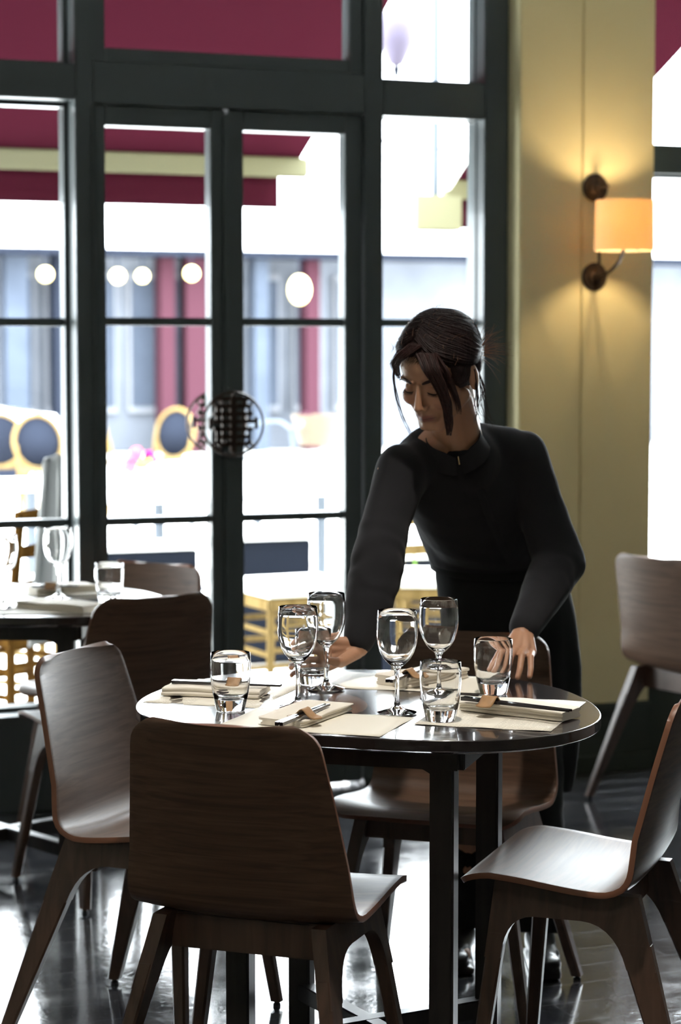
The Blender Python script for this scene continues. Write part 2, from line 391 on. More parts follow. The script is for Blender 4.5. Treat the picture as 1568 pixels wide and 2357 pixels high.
# doors: two glazed leaves
def leaf(name, s0, s1, gl, gr, hx):
    b = nb(); d0, d1 = .012, .075
    post(b, s0+.002, gl, .012, 2.1845, d0, d1); post(b, gr, s1-.002, .012, 2.1845, d0, d1)
    post(b, gl, gr, 2.122, 2.1845, d0, d1); post(b, gl, gr, .012, .33, d0, d1)
    for z in (1.519, .893): post(b, gl, gr, z-.0125, z+.0125, d0+.008, d1)
    # raised kick panel
    box(b, ((gl+gr)/2, d0-.003, .17), (gr-gl-.03, .012, .2), bev=.004)
    o = struct(name, b, M['green'])
    gb = nb(); v = [gb.verts.new(p) for p in ((gl, .06, .33), (gr, .06, .33), (gr, .06, 2.122), (gl, .06, 2.122))]; gb.faces.new(v)
    obj('pane', gb, M['pane'], o)
    sg = 1 if hx > 0 else -1
    for nm, dd in (('door_pull', -.045), ('outer_door_pull', .125)):
        hb = nb(); cx, cz, R = -.381, 1.197, .1
        def P(u, v2): return (cx+u, dd, cz+v2)
        # half ring
        arc = [P(sg*R*math.sin(t), R*math.cos(t)) for t in np.linspace(0, PI, 25)]
        tube(hb, arc, .0042, 8)
        def bar(u0, u1, v0, v1):
            box(hb, (cx+sg*(u0+u1)/2, dd, cz+(v0+v1)/2), (abs(u1-u0), .009, abs(v1-v0)), bev=.0015)
        bar(.001, .010, -.088, .088)                       # spine
        for v0, u1 in ((.074, .052), (.050, .058), (.026, .066), (.002, .072), (-.022, .066), (-.046, .058), (-.070, .050)):
            bar(.008, u1, v0, v0+.0125)
        bar(.030, .038, -.066, .080); bar(.050, .058, .002, .056); bar(.050, .058, -.066, -.010)
        bar(.072, .082, -.016, .022)
        for t in (math.radians(38), math.radians(142)):     # pierced lugs joining ring
            u, v2 = R*.86*math.sin(t), R*.86*math.cos(t)
            ring = [P(sg*u+.011*math.cos(q), v2+.011*math.sin(q)) for q in np.linspace(0, 2*PI, 17)]
            tube(hb, ring, .004, 8)
            tube(hb, [P(sg*(u+.008*math.sin(t)), v2+.008*math.cos(t)), P(sg*R*math.sin(t), R*math.cos(t))], .005, 8)
        tube(hb, [P(sg*.0, R), P(sg*.0, -R)], .0042, 8)
        for v2 in (-.06, .06):                             # stand-offs to the door face
            y1 = d0 if dd < 0 else d1
            tube(hb, [(cx+sg*.02, dd, cz+v2), (cx+sg*.02, y1, cz+v2)], .006, 8)
        obj(nm, hb, M['bronze'], o)
    return o
leaf('door_1', -.814, -.383, -.775, -.434, -1)
leaf('door_2', -.379, .082, -.325, .021, 1)
b = nb(); box(b, (-.381, .004, 1.09), (.030, .014, 2.16), bev=.004); struct('trim_5', b, M['green'])

# column with the wall light
b = nb()
post(b, .600, .8285, .23, HT, -.08, .16, .004); post(b, .8315, 1.100, .23, HT, -.08, .16, .003); post(b, .826, .834, .23, HT, -.073, .1, 0)
struct('wall_pier', b, M['yellow'])
b = nb(); post(b, .598, 1.102, 0, .21, -.085, .16, .003); post(b, .594, 1.106, .205, .235, -.095, .16, .006); post(b, .592, 1.108, 0, .06, -.097, .16, .004)
struct('baseboard_pier', b, M['dado'])

# ------------------------------------------------------------------ pavement and street
b = nb(); box(b, (0, 20.16, -.06), (60, 40, .1)); struct('trim_6', b, M['paving'], smooth=False)

# ------------------------------------------------------------------ wall light
def wall_light():
    t = thing('wall_light', 'bronze wall light with two round plates and a glowing cream drum shade', 'wall light', W(.877, -.08, 1.82), A)
    def L(s, d, z): return (s-.877, d+.08, z-1.82)
    for z in (1.967, 1.674):
        b = nb(); n = 28
        pr = [(0, 0), (.046, 0), (.047, .004), (.040, .010), (.030, .011), (.028, .016), (.012, .020), (.010, .032), (0, .034)]
        rings = []
        lathe(b, pr, n)
        for v in b.verts: v.co = Vector((v.co.x, -v.co.z, v.co.y)) + Vector(L(.877, -.08, z))
        obj('wall_plate', b, M['bronze'], t)
    b = nb(); tube(b, [L(.877, -.115, 2.0), L(.877, -.115, 1.66)], .005, 8)
    tube(b, [L(.877, -.10, 1.967), L(.884, -.155, 1.967)], .0045, 8); ell(b, L(.884, -.157, 1.967), (.006,)*3, n=10)
    obj('rod', b, M['bronze'], t)
    b = nb(); tube(b, spline([L(.877, -.105, 1.674), L(.879, -.16, 1.680), L(.883, -.235, 1.715), L(.885, -.27, 1.765), L(.886, -.27, 1.80)], 6), .0055, 8)
    tube(b, [L(.886, -.27, 1.79), L(.886, -.27, 1.83)], .012, 12)
    for k in range(3):
        q = 2*PI*k/3+.5; tube(b, [L(.886, -.27, 1.765), L(.886+.09*math.cos(q), -.27+.09*math.sin(q), 1.757)], .002, 6)
    obj('arm', b, M['bronze'], t)
    b = nb(); n = 48; r0, r1, z0, z1 = .0975, .0955, 1.752, 1.915
    lathe(b, [(r0, z0), (r1, z1), (r1-.0015, z1), (r0-.0015, z0)], n, closed=True)
    for v in b.verts: v.co = v.co + Vector((L(.886, -.27, 0)[0], L(.886, -.27, 0)[1], -1.82))
    obj('lamp_shade', b, M['shade'], t)
    b = nb(); ell(b, L(.886, -.27, 1.845), (.018, .018, .026), n=14); obj('bulb', b, M['bulb'], t)
    ld = bpy.data.lights.new('sconce', 'POINT'); ld.energy = 13; ld.color = (1, .74, .42); ld.shadow_soft_size = .022
    lo = bpy.data.objects.new('glow', ld); lo.location = L(.886, -.27, 1.845); link(lo, t)
    bpy.data.objects['bulb'].visible_shadow = True
    return t
wall_light()

# added unseen spotlight that brightens the settings on the near table
t = thing('added_table_spot', 'added spotlight out of view, brightening the near table', 'added light', (.15, 3.55, HT))
b = nb(); lathe(b, [(.055, 0), (.075, 0), (.075, -.008), (.055, -.008)], 28, closed=True); obj('rim', b, M['bronze'], t)
b = nb(); lathe(b, [(0, -.002), (.052, -.002), (.052, .0), (0, .0)], 24); obj('lens', b, M['shade'], t)
ld = bpy.data.lights.new('added table spot', 'SPOT'); ld.energy = 88; ld.color = (1, .92, .82); ld.spot_size = math.radians(32); ld.spot_blend = .6; ld.shadow_soft_size = .06
lo = bpy.data.objects.new('spot', ld); lo.location = (0, 0, -.03); lo.rotation_euler = (math.radians(12), 0, 0); link(lo, t)

# added unseen fill light overhead, lifts the face, shirt and chair backs
t = thing('added_room_fill', 'added round fill lamp out of view, brightening the room', 'added light', (-.4, .6, HT))
b = nb(); lathe(b, [(0, -.09), (.10, -.08), (.19, -.045), (.22, 0), (0, 0)], 32); obj('fill_bowl', b, emit('added fill bowl', (1, .92, .82), 1.5), t)
ld = bpy.data.lights.new('added room fill', 'POINT'); ld.energy = 9; ld.color = (1, .92, .82); ld.shadow_soft_size = .22
lo = bpy.data.objects.new('lamp', ld); lo.location = (0, 0, -.35); link(lo, t)

# ------------------------------------------------------------------ chairs
HT_C, REC, WT, WB, SD, ZF, ZB = .793, .098, .345, .432, .293, .45, .431
def chair_profile():
    P = [(.318, .438), (.300, .4475), (.27, .451), (.20, .446), (.12, .436), (.06, .431), (.03, .433), (.005, .445), (-.012, .468), (-.022, .50), (-.040, .57), (-.062, .66), (-.082, .735), (-.098, .793)]
    pts = spline([(0, y, z) for y, z in P], 5)
    return [(p.y, p.z) for p in pts]
PROF = chair_profile()
def shell_bm():
    b = nb(); nu = 22
    L = [0]
    for a2, c2 in zip(PROF, PROF[1:]): L.append(L[-1]+math.hypot(a2[0]-c2[0], a2[1]-c2[1]))
    T = L[-1]
    # resample denser at both ends for round corners
    vs = sorted(set(list(np.linspace(0, T, 44))+[.0015, .004, .008, .014, .022]+[T-.0015, T-.004, T-.008, T-.014, T-.022, T-.032]))
    rows = []
    for s in vs:
        y = np.interp(s, L, [p[0] for p in PROF]); z = np.interp(s, L, [p[1] for p in PROF])
        back = max(0, min(1, (z-.445)/.1)) if s > T*.4 else 0
        if s < .33: hw = WB/2-.004*(1-s/.33)
        else:
            f = max(0, min(1, (z-.46)/(HT_C-.46))); hw = WB/2 + (WT/2-WB/2)*(f**1.15)
        for end, r in ((s, .042), (T-s, .042)):
            if end < r: hw -= r-math.sqrt(max(0, r*r-(r-end)**2))
        row = []
        for i in range(nu+1):
            u = -1+2*i/nu; u = math.sin(u*PI/2)*.35+u*.65
            x = u*hw
            dy = .018*back*u*u; dz = (1-back)*(.010*u*u*(1 if s > .06 else s/.06) - .004*(1-u*u)*min(1, s/.15))
            row.append(b.verts.new((x, y+dy, z+dz)))
        rows.append(row)
    for r0, r1 in zip(rows, rows[1:]):
        for i in range(nu): b.faces.new((r0[i], r0[i+1], r1[i+1], r1[i]))
    return b
def make_chair(label, group):
    t = thing('dining_chair', label, 'chair', group=group)
    o = obj('moulded_shell', shell_bm(), [M['walnut'], M['ply_edge']], t, angle=60)
    # normals: make them point up on the seat
    s = o.modifiers.new('thickness', 'SOLIDIFY'); s.thickness = .011; s.offset = 0; s.material_offset_rim = 1; s.use_even_offset = True
    bv = o.modifiers.new('edge', 'BEVEL'); bv.width = .002; bv.segments = 2; bv.limit_method = 'ANGLE'; bv.angle_limit = math.radians(50)
    FX = {1: (.235, -.125), 0: (.225, .285)}
    for sd in (-1, 1):
        # side rail with curved brackets running into both legs
        b = nb()
        bez = lambda p, q, r_: [tuple((1-f)**2*p[k]+2*f*(1-f)*q[k]+f*f*r_[k] for k in (0, 1)) for f in np.linspace(0, 1, 8)]
        poly = [(-.015, .430), (.10, .431), (.20, .440), (.258, .448), (.2705, .30)]
        poly += bez((.2395, .30), (.236, .378), (.180, .380))+bez((.090, .380), (.026, .378), (.0005, .30))+[(-.054, .30)]
        def ax(y, z, tt): 
            x = .1515+(.43-z)*.20+tt
            return (sd*x, y, z)
        prism(b, poly, ax, -.0135, .0135)
        obj('side_rail', b, M['leg_wood'], t)
        for rear in (1, 0):
            fx, fy = FX[rear]
            b = nb()
            zt = .345
            xt = .1515+(.43-zt)*.20
            if rear: yt, ht, hb = -.012, .030, .0145
            else: yt, ht, hb = .250, .016, .0125
            # top (zt) to foot (z=.012)
            secs = []
            for k in range(7):
                f = k/6; z = zt+(.012-zt)*f
                x = xt+(fx-xt)*f; y = yt+(fy-yt)*f
                hy = ht+(hb-ht)*f; hx = .0138+(.0115-.0138)*f
                c = .004
                ring = [(-hx+c, -hy), (hx-c, -hy), (hx, -hy+c), (hx, hy-c), (hx-c, hy), (-hx+c, hy), (-hx, hy-c), (-hx, -hy+c)]
                secs.append([Vector((sd*x+p, y+q, z)) for p, q in ring])
            ring_loft(b, secs)
            lg = obj('leg', b, M['leg_wood'], t)
            b = nb(); lathe(b, [(0, 0), (.009, 0), (.009, .006), (.006, .008), (.006, .013), (0, .013)], 12, (sd*fx, fy, 0)); obj('foot_glide', b, M['plastic'], lg)
    for y, z0, z1, hx in ((.040, .360, .4255, .150), (.235, .380, .424, .150)):
        b = nb(); box(b, (0, y, (z0+z1)/2), (2*hx, .022, z1-z0), bev=.003); obj('cross_rail', b, M['leg_wood'], t)
    return t
G1 = 'walnut veneer chairs round the near table'; G2 = 'walnut veneer chairs further back in the room'
chA = make_chair('dark walnut chair nearest the camera, its back turned to us', G1)
chA.location = (-.175, 3.774, 0); chA.rotation_euler.z = math.radians(-20.3)
def chair(x, y, deg, label, group):
    c = copy_tree(chA); c.location = (x, y, 0); c.rotation_euler.z = math.radians(deg); relabel(c, label, group); return c
chair(-.49, 4.567, -113.2, 'walnut chair at the left end of the near table, its curved back catching the light', G1)
chair(.276, 4.822, 159.9, 'walnut chair between the waitress and the far side of the near table', G1)
chair(.588, 4.085, 70.5, 'walnut chair cut by the right edge with a wet-looking glossy seat', G1)
chair(-.53, 5.68, 35, 'dark walnut chair with its back to us, drawn up to the table on the left', G2)
chair(-.60, 6.40, 148, 'pale-lit walnut chair behind the left table beside the glazed door', G2)
chair(1.03, 6.72, -55.5, 'walnut chair by the ochre pier near the right edge', G2)

# ------------------------------------------------------------------ tables
TC = (.055, 4.19)
OUT = [(-.17, 4.573), (.015, 4.618), (.20, 4.585), (.354, 4.492), (.424, 4.395), (.475, 4.267), (.491, 4.081), (.412, 3.853), (.327, 3.795), (.19, 3.775), (-.056, 3.822), (-.163, 3.865), (-.231, 3.893), (-.304, 3.934), (-.361, 4.018), (-.397, 4.152), (-.375, 4.30), (-.30, 4.47)]
th = np.array([math.atan2(y-TC[1], x-TC[0]) for x, y in OUT]); rr = np.array([math.hypot(x-TC[0], y-TC[1]) for x, y in OUT])
B = np.stack([np.ones_like(th)]+[f(k*th) for k in range(1, 5) for f in (np.cos, np.sin)], 1)
co = np.linalg.solve(B.T@B+.02*np.eye(9), B.T@rr)
def rad_at(t): return float(co[0]+sum(co[2*k-1]*math.cos(k*t)+co[2*k]*math.sin(k*t) for k in range(1, 5)))
def make_table(label):
    t = thing('dining_table', label, 'table', (TC[0], TC[1], 0), 0, 'rounded square dining tables')
    b = nb(); n = 128; ring = lambda f, z: [((rad_at(2*PI*i/n)+f)*math.cos(2*PI*i/n), (rad_at(2*PI*i/n)+f)*math.sin(2*PI*i/n), z) for i in range(n)]
    ring_loft(b, [ring(-.030, .722), ring(-.0225, .722), ring(-.022, .7225), ring(-.0032, .7285), ring(-.0016, .7290), ring(0, .7305), ring(0, .7315), ring(0, .7478), ring(0, .7485), ring(-.0015, .75), ring(-.0025, .75), ring(-.02, .75)])
    obj('table_top', b, M['table_dark'], t, angle=50)
    r = math.radians(-16)
    R2 = Matrix.Rotation(r, 4, 'Z')
    b = nb(); h = .235
    for k in range(4):
        box(b, (0, h, .694), (2*h, .020, .044), Matrix.Rotation(r+k*PI/2, 4, 'Z'), bev=.002)
    obj('apron_frame', b, M['table_leg'], t)
    for k in range(4):
        q = r+PI/4+k*PI/2; x, y = .28*math.cos(q), .28*math.sin(q)
        b = nb(); box(b, (0, 0, .362), (.046, .046, .724-.006), Matrix.Translation((x, y, 0)) @ R2, bev=.004); lg = obj('leg', b, M['table_leg'], t)
        b = nb()
        for s2, q2 in ((1, r+PI/2*k+PI), (1, r+PI/2*k-PI/2)):
            d = Vector((math.cos(q2), math.sin(q2), 0)); p0 = Vector((x, y, 0))
            pr = [(0, .716), (.12, .716), (.115, .706), (.022, .655), (0, .655)]
            nrm = Vector((-d.y, d.x, 0))
            prism(b, pr, lambda u, v, tt: p0+d*u+nrm*tt+Vector((0, 0, v)), -.008, .008)
        obj('corner_bracket', b, M['table_leg'], lg)
    for k in range(2):
        q = r+PI/4+k*PI/2
        b = nb(); box(b, (0, 0, .105+.0005*k), (.56, .034, .038-.002*k), Matrix.Rotation(q, 4, 'Z'), bev=.003); obj('stretcher', b, M['table_leg'], t)
    return t
tab = make_table('near dark table with rounded corners, laid for four, glasses in its middle')
tab2 = copy_tree(tab); tab2.location = (-.915, 5.90, 0); tab2.rotation_euler.z = math.radians(14)
relabel(tab2, 'dark table behind on the left, cut by the left edge')

# ------------------------------------------------------------------ table ware
def pz(px, py, z=.75):
    """place at height z, from the photograph's measured position"""
    c, s = math.cos(PITCH), math.sin(PITCH)
    a = (px-784)/5000; bb = -(py-1178.5)/5000
    v = Vector((a, c+bb*s, -s+bb*c)); t = (z-HC)/v.z
    return Vector((a*t, v.y*t, z))
TZ = .7513
def wine_glass(label):
    t = thing('wine_glass', label, 'wine glass', group='wine glasses on the near table')
    outer = [(0, 0), (.034, 0), (.0375, .0012), (.0375, .0022), (.030, .0042), (.016, .0080), (.007, .0140), (.0046, .024), (.0040, .045), (.0042, .066), (.0055, .080), (.0085, .0875), (.016, .0935), (.0255, .1035), (.0325, .116), (.0372, .132), (.0392, .147), (.0393, .160), (.0384, .176), (.0366, .1945)]
    inner = [(.0357, .1950), (.0372, .176), (.0381, .160), (.0380, .147), (.0360, .133), (.0312, .117), (.0240, .1050), (.0140, .0958), (.006, .0930), (0, .0925)]
    b = nb(); lathe(b, outer[:11]+[(.0068, .0845), (0, .0845)], 40); st = obj('stem_and_foot', b, M['glass'], None)
    b2 = nb(); lathe(b2, outer+inner, 48)
    bpy.data.objects.remove(st)
    obj('glass_body', b2, M['glass'], t, angle=70)
    return t
wg = wine_glass('wine glass at the front left of the group, its bowl overlapping the glass behind it')
wg.location = pz(686, 1629, TZ)
for px, py, lb in ((751, 1586, 'wine glass at the back left, standing beside the tumbler in her hand'),
                   (914, 1641, 'wine glass nearest the front, between the front napkin and the middle tumbler'),
                   (1010, 1604, 'wine glass at the back right, its stem seen through the front tumbler')):
    c = copy_tree(wg); c.location = pz(px, py, TZ); relabel(c, lb)
def tumbler(label):
    t = thing('tumbler', label, 'tumbler', group='tumblers on the near table')
    outer = [(0, .0018), (.022, .0010), (.0268, 0), (.0280, .0022), (.0305, .014), (.0345, .034), (.0374, .055), (.0388, .074), (.0386, .092), (.0378, .1095)]
    inner = [(.0366, .1103), (.0372, .092), (.0374, .074), (.0360, .056), (.0328, .036), (.0300, .0265), (.024, .0225), (.012, .0212), (0, .021)]
    b = nb(); lathe(b, outer+inner, 48)
    # faceted thick base
    for v in b.verts:
        if 0.001 < v.co.z < .03 and math.hypot(v.co.x, v.co.y) > .0265:
            q = math.atan2(v.co.y, v.co.x); k = 1-.018*(.5+.5*math.cos(12*q)); v.co.x *= k; v.co.y *= k
    obj('glass_body', b, M['glass'], t, angle=70); return t
tb = tumbler('tumbler at the left, standing in front of the left napkin'); tb.location = pz(531, 1634, TZ)
for px, py, lb in ((1014, 1658, 'tumbler nearest the front edge, by the right placemat'), (1135, 1596, 'tumbler in front of her left hand, behind the right napkin'), (721, 1572, 'tumbler she is holding on the far left side of the table')):
    c = copy_tree(tb); c.location = pz(px, py, TZ); relabel(c, lb)
T4 = pz(721, 1572, TZ)

MATS = []
def placemat(cx, cy, w_, h_, deg, label, zz=.7506, print_=False):
    b = nb(); n = 12
    vs = [[b.verts.new((-w_/2+w_*i/n, -h_/2+h_*j/8, .0006*math.sin(i*1.3+j))) for i in range(n+1)] for j in range(9)]
    for j in range(8):
        for i in range(n): b.faces.new((vs[j][i], vs[j][i+1], vs[j+1][i+1], vs[j+1][i]))
    o = obj('paper_placemat', b, M['paper' if print_ else 'paper_plain'], None); o.location = (cx, cy, zz); o.rotation_euler.z = math.radians(deg)
    s = o.modifiers.new('t', 'SOLIDIFY'); s.thickness = .0004; s.offset = 1
    tag(o, label, 'placemat', 'paper placemats'); return o
placemat(-.045, 3.958, .315, .215, -19, 'cream paper placemat at the front, under the folded napkin nearest us')
placemat(.306, 4.060, .255, .345, -17, 'cream printed paper placemat at the right end of the near table', .7509, True)
placemat(-.228, 4.296, .235, .31, -17, 'pale paper placemat with small print at the left end of the near table', .7503, True)
placemat(.15, 4.43, .33, .215, -14, 'cream paper placemat on the far side, below the waitress')

def napkin_bm(L, Wd, H, layers=2, seed=0):
    b = nb(); n = 30
    # cross-section: stacked rounded folds
    sec = []
    h = H/layers
    right = []; left = []
    for k in range(layers):
        z0 = k*h+.0006; z1 = (k+1)*h-.0006; r = (z1-z0)/2; zc = (z0+z1)/2
        off = (-.006 if k % 2 else 0)+.002*k
        for q in np.linspace(-PI/2, PI/2, 6): right.append((Wd/2+off-r+r*math.cos(q), zc+r*math.sin(q)))
        for q in np.linspace(-PI/2, PI/2, 6): left.append((-Wd/2-off*.6+r*.6-r*math.cos(q)*(.7), zc+r*math.sin(q)))
    top = [(Wd/2-Wd*i/8, H-.0006) for i in range(1, 8)]; bot = [(-Wd/2+Wd*i/8, .0006) for i in range(1, 8)]
    sec = right+top+list(reversed(left))+bot
    rings = []
    for i in range(n+1):
        f = i/n; x = -L/2+L*f
        e = min(f, 1-f); sc = 1-.10*math.exp(-e*60)
        ring = []
        for (y, z) in sec:
            nz = noise.noise(Vector((x*14+seed, y*16, z*30)))
            zz = z*(1+.10*nz)+(z/H)*.0016*math.sin(x*30+seed)
            ring.append((x+.003*noise.noise(Vector((y*30, z*80, seed)))*(1 if e < .05 else 0), y*sc+.002*nz, max(.0002, zz*sc)))
        rings.append(ring)
    ring_loft(b, rings); return b
def napkin(p0, p1, wd, H, label, z, layers=3, seed=0, grp='folded linen napkins'):
    p0 = Vector(p0); p1 = Vector(p1); d = p1-p0
    o = obj('folded_napkin', napkin_bm(d.length, wd, H, layers, seed), M['napkin'], None, angle=60)
    o.location = ((p0.x+p1.x)/2, (p0.y+p1.y)/2, z); o.rotation_euler.z = math.atan2(d.y, d.x)
    tag(o, label, 'napkin', grp); return o
NZ = .7517
napkin((-.108, 3.905, 0), (-.015, 4.105, 0), .092, .016, 'folded cream napkin nearest us on the front placemat', NZ, 3, 1)
napkin((.245, 4.105, 0), (.427, 3.978, 0), .075, .021, 'folded cream napkin on the right placemat', NZ+.0008, 3, 2)
napkin((-.345, 4.305, 0), (-.150, 4.262, 0), .105, .017, 'folded cream napkin behind the left tumbler', NZ, 2, 3)
napkin((.105, 4.375, 0), (.235, 4.52, 0), .095, .022, 'crumpled cream napkin on the far placemat, seen past the wine glasses', NZ, 3, 4)

def place_sticks(p0, p1, z0, z1, hold, zlab, hl, grp):
    """p0,p1 3D ends; two sticks side by side and a saddle shaped holder at fraction hold"""
    p0 = Vector((p0[0], p0[1], z0)); p1 = Vector((p1[0], p1[1], z1)); d = (p1-p0).normalized(); side = Vector((-d.y, d.x, 0))
    for k in (-1, 1):
        b = nb(); o3 = side*(.0045*k)
        secs = []
        for f in np.linspace(0, 1, 6):
            h = .0034*(1-f)+.0020*f; c = p0.lerp(p1, f)-p0
            s2 = side*h; u2 = Vector((0, 0, h))
            secs.append([c-s2-u2, c+s2-u2, c+s2+u2, c-s2+u2])
        ring_loft(b, secs)
        o = obj('chopstick', b, M['chopstick'], None, smooth=False); o.location = p0+o3
        tag(o, ('nearer ' if side.y*k < 0 else 'farther ')+zlab, 'chopstick', grp)
    c = p0.lerp(p1, hold)
    b = nb()
    # leather band: bridges over the sticks, sides flare down
    rings = []
    outl = []
    for f in np.linspace(0, 1, 15):
        u = -.034+.068*f; z = .0145*math.exp(-(u/.015)**2)+.001*math.cos(u*60); outl.append((u, z))
    hw = .016
    rows = []
    for j in range(7):
        v = -hw+2*hw*j/6
        rows.append([b.verts.new(side*(u*(1-.25*abs(v/hw)**2))+d*v+Vector((0, 0, z-.0048))) for u, z in outl])
    for r0, r1 in zip(rows, rows[1:]):
        for i in range(len(outl)-1): b.faces.new((r0[i], r0[i+1], r1[i+1], r1[i]))
    o = obj('chopstick_holder', b, M['leather'], None); o.location = c
    s = o.modifiers.new('t', 'SOLIDIFY'); s.thickness = .0022; s.offset = 1
    tag(o, hl, 'chopstick holder', 'tan leather chopstick holders')
place_sticks(pz(642, 1667, .772), pz(753, 1622, .772), .7725, .7725, .52, 'black chopstick of the pair on the front napkin', 'tan leather chopstick holder on the front napkin', 'chopsticks on the front napkin')
place_sticks(pz(1066, 1608, .778), pz(1313, 1637, .778), .7790, .7790, .26, 'black chopstick of the pair on the right napkin', 'tan leather chopstick holder on the right napkin', 'chopsticks on the right napkin')
place_sticks(pz(398, 1569, .773), pz(647, 1578, .773), .7735, .7735, .58, 'black chopstick of the pair on the left napkin', 'tan leather chopstick holder seen through the left tumbler', 'chopsticks on the left napkin')
place_sticks(pz(896, 1569, .778), pz(1000, 1530, .778), .7795, .7795, .42, 'black chopstick of the pair on the far napkin', 'tan leather chopstick holder on the far napkin', 'chopsticks on the far napkin')
# left table
LG = 'glasses on the left table'
for px, py, lb in ((135, 1378, 'blurred wine glass in the middle of the left table'), (8, 1400, 'blurred wine glass cut by the left edge of the picture')):
    c = copy_tree(wg); c.location = pz(px, py, TZ); relabel(c, lb, LG)
c = copy_tree(tb); c.location = pz(252, 1389, TZ); relabel(c, 'blurred tumbler on the right side of the left table', LG)
q0, q1 = pz(58, 1396), pz(212, 1408); napkin(q0, q1, .085, .019, 'grey-looking folded napkin at the front of the left table', .7516, 3, 6)
q0, q1 = pz(75, 1366), pz(215, 1358); napkin(q0, q1, .085, .019, 'folded napkin further back on the left table, behind the wine glass', .7516, 3, 8)
p_ = pz(130, 1402); placemat(p_.x, p_.y, .31, .21, 10, 'white paper placemat on the front of the left table')
p_ = pz(135, 1363); placemat(p_.x, p_.y+.02, .31, .21, 8, 'white paper placemat on the far side of the left table')
place_sticks(pz(75, 1352, .77), pz(180, 1352, .77), .774, .774, .4, 'dark chopstick of the pair on the left table', 'leather chopstick holder on the left table', 'chopsticks on the left table')

# ------------------------------------------------------------------ the waitress
def remeshed(bm, voxel, smooth_it=2, name='m'):
    me = bpy.data.meshes.new(name); bmesh.ops.recalc_face_normals(bm, faces=bm.faces); bm.to_mesh(me); bm.free()
    o = bpy.data.objects.new(name, me); C.objects.link(o)
    r = o.modifiers.new('r', 'REMESH'); r.mode = 'VOXEL'; r.voxel_size = voxel; r.use_smooth_shade = True
    if smooth_it:
        s = o.modifiers.new('s', 'SMOOTH'); s.iterations = smooth_it; s.factor = .5
    dg = bpy.context.evaluated_depsgraph_get(); dg.update()
    ev = o.evaluated_get(dg); out = bpy.data.meshes.new_from_object(ev, depsgraph=dg)
    bpy.data.objects.remove(o); out.name = name
    out.polygons.foreach_set('use_smooth', [True]*len(out.polygons))
    return out
HP = Vector((.2075, 4.60, 1.3845))
HM = Matrix.Translation(HP) @ Matrix.Rotation(math.radians(-34.5), 4, 'Z') @ Matrix.Rotation(math.radians(26.2), 4, 'X') @ Matrix.Rotation(math.radians(4.2), 4, 'Y')
HR = HM.to_3x3()
AX = Vector((.86, .51, 0)).normalized()       # shoulder axis, her right (image left) to her left
FW = Vector((.51, -.86, 0))
def section(c, hw, hd, tilt=0, n=28, p=2.4):
    c = Vector(c); out = []
    nrm = Vector((FW.x*math.sin(tilt), FW.y*math.sin(tilt), math.cos(tilt)))
    f = Vector((FW.x*math.cos(tilt), FW.y*math.cos(tilt), -math.sin(tilt)))
    for i in range(n):
        q = 2*PI*i/n; cs, sn = math.cos(q), math.sin(q)
        a = math.copysign(abs(cs)**(2/p), cs)*hw; b2 = math.copysign(abs(sn)**(2/p), sn)*hd
        out.append(c+AX*a+f*b2)
    return out
T_ = math.radians
bm = nb()
# torso
ring_loft(bm, [section((.39, 5.075, .84), .150, .09), section((.38, 5.065, .92), .150, .09, T_(10)), section((.345, 4.985, 1.01), .125, .08, T_(30)),
               section((.30, 4.89, 1.10), .145, .085, T_(38)), section((.27, 4.79, 1.18), .155, .075, T_(40)), section((.262, 4.745, 1.225), .12, .055, T_(40)), section((.255, 4.715, 1.25), .06, .045, T_(40))])
# neck and head
cap(bm, (.262, 4.735, 1.215), HM @ Vector((0, .02, -.045)), .054, .050, 20)
cap(bm, (.262, 4.745, 1.225), HM @ Vector((0, .03, -.02)), .050, .052, 20)
def he(c, r): 
    ell(bm, HM @ Vector(c), r, HR, n=32)
def hc(a_, b_, ra, rb): cap(bm, HM @ Vector(a_), HM @ Vector(b_), ra, rb, 16)
he((0, .012, .035), (.073, .090, .082))
he((0, -.030, -.022), (.0610, .054, .074))
he((0, -.036, .036), (.060, .048, .050))
he((0, -.060, -.086), (.025, .024, .018))
for s_ in (-1, 1):
    hc((s_*.053, -.006, -.045), (s_*.016, -.062, -.090), .017, .015)
    he((s_*.034, -.060, -.024), (.023, .022, .022))
    he((s_*.0285, -.0690, .0005), (.0135, .0125, .0100))        # lowered lids
    hc((s_*.014, -.083, .018), (s_*.046, -.070, .020), .0055, .005)   # brow ridge
    hc((s_*.010, -.094, -.0385), (s_*.0125, -.089, -.0365), .0062, .0055)   # nostril wings
    he((s_*.077, .012, -.010), (.008, .017, .030)); he((s_*.0775, .010, -.026), (.006, .009, .012))
hc((0, -.082, .008), (0, -.0995, -.030), .0062, .0090); he((0, -.101, -.033), (.0098, .0088, .0078))
hc((0, -.093, -.040), (0, -.087, -.050), .004, .004)
he((0, -.068, -.058), (.030, .0195, .026))
for s_ in (-1, 1):
    hc((0, -.0895, -.0595), (s_*.019, -.0800, -.0625), .0042, .0026); hc((0, -.0885, -.0670), (s_*.016, -.0795, -.0650), .0048, .0028)
# arms
SRr, ERr, WRr = Vector((.118, 4.665, 1.165)), Vector((.078, 4.570, .975)), Vector((.036, 4.492, .818))
SLl, ELl, WLl = Vector((.405, 4.84, 1.195)), Vector((.488, 4.80, .965)), Vector((.388, 4.585, .838))
for a_, e_, w_ in ((SRr, ERr, WRr), (SLl, ELl, WLl)):
    cap(bm, a_, e_, .045, .036, 18); cap(bm, e_, w_, .036, .0245, 18)
def finger(pts, r0, r1):
    pts = [Vector(p) for p in pts]
    for i in range(len(pts)-1):
        f0, f1 = i/(len(pts)-1), (i+1)/(len(pts)-1)
        cap(bm, pts[i], pts[i+1], r0+(r1-r0)*f0, r0+(r1-r0)*f1, 12)
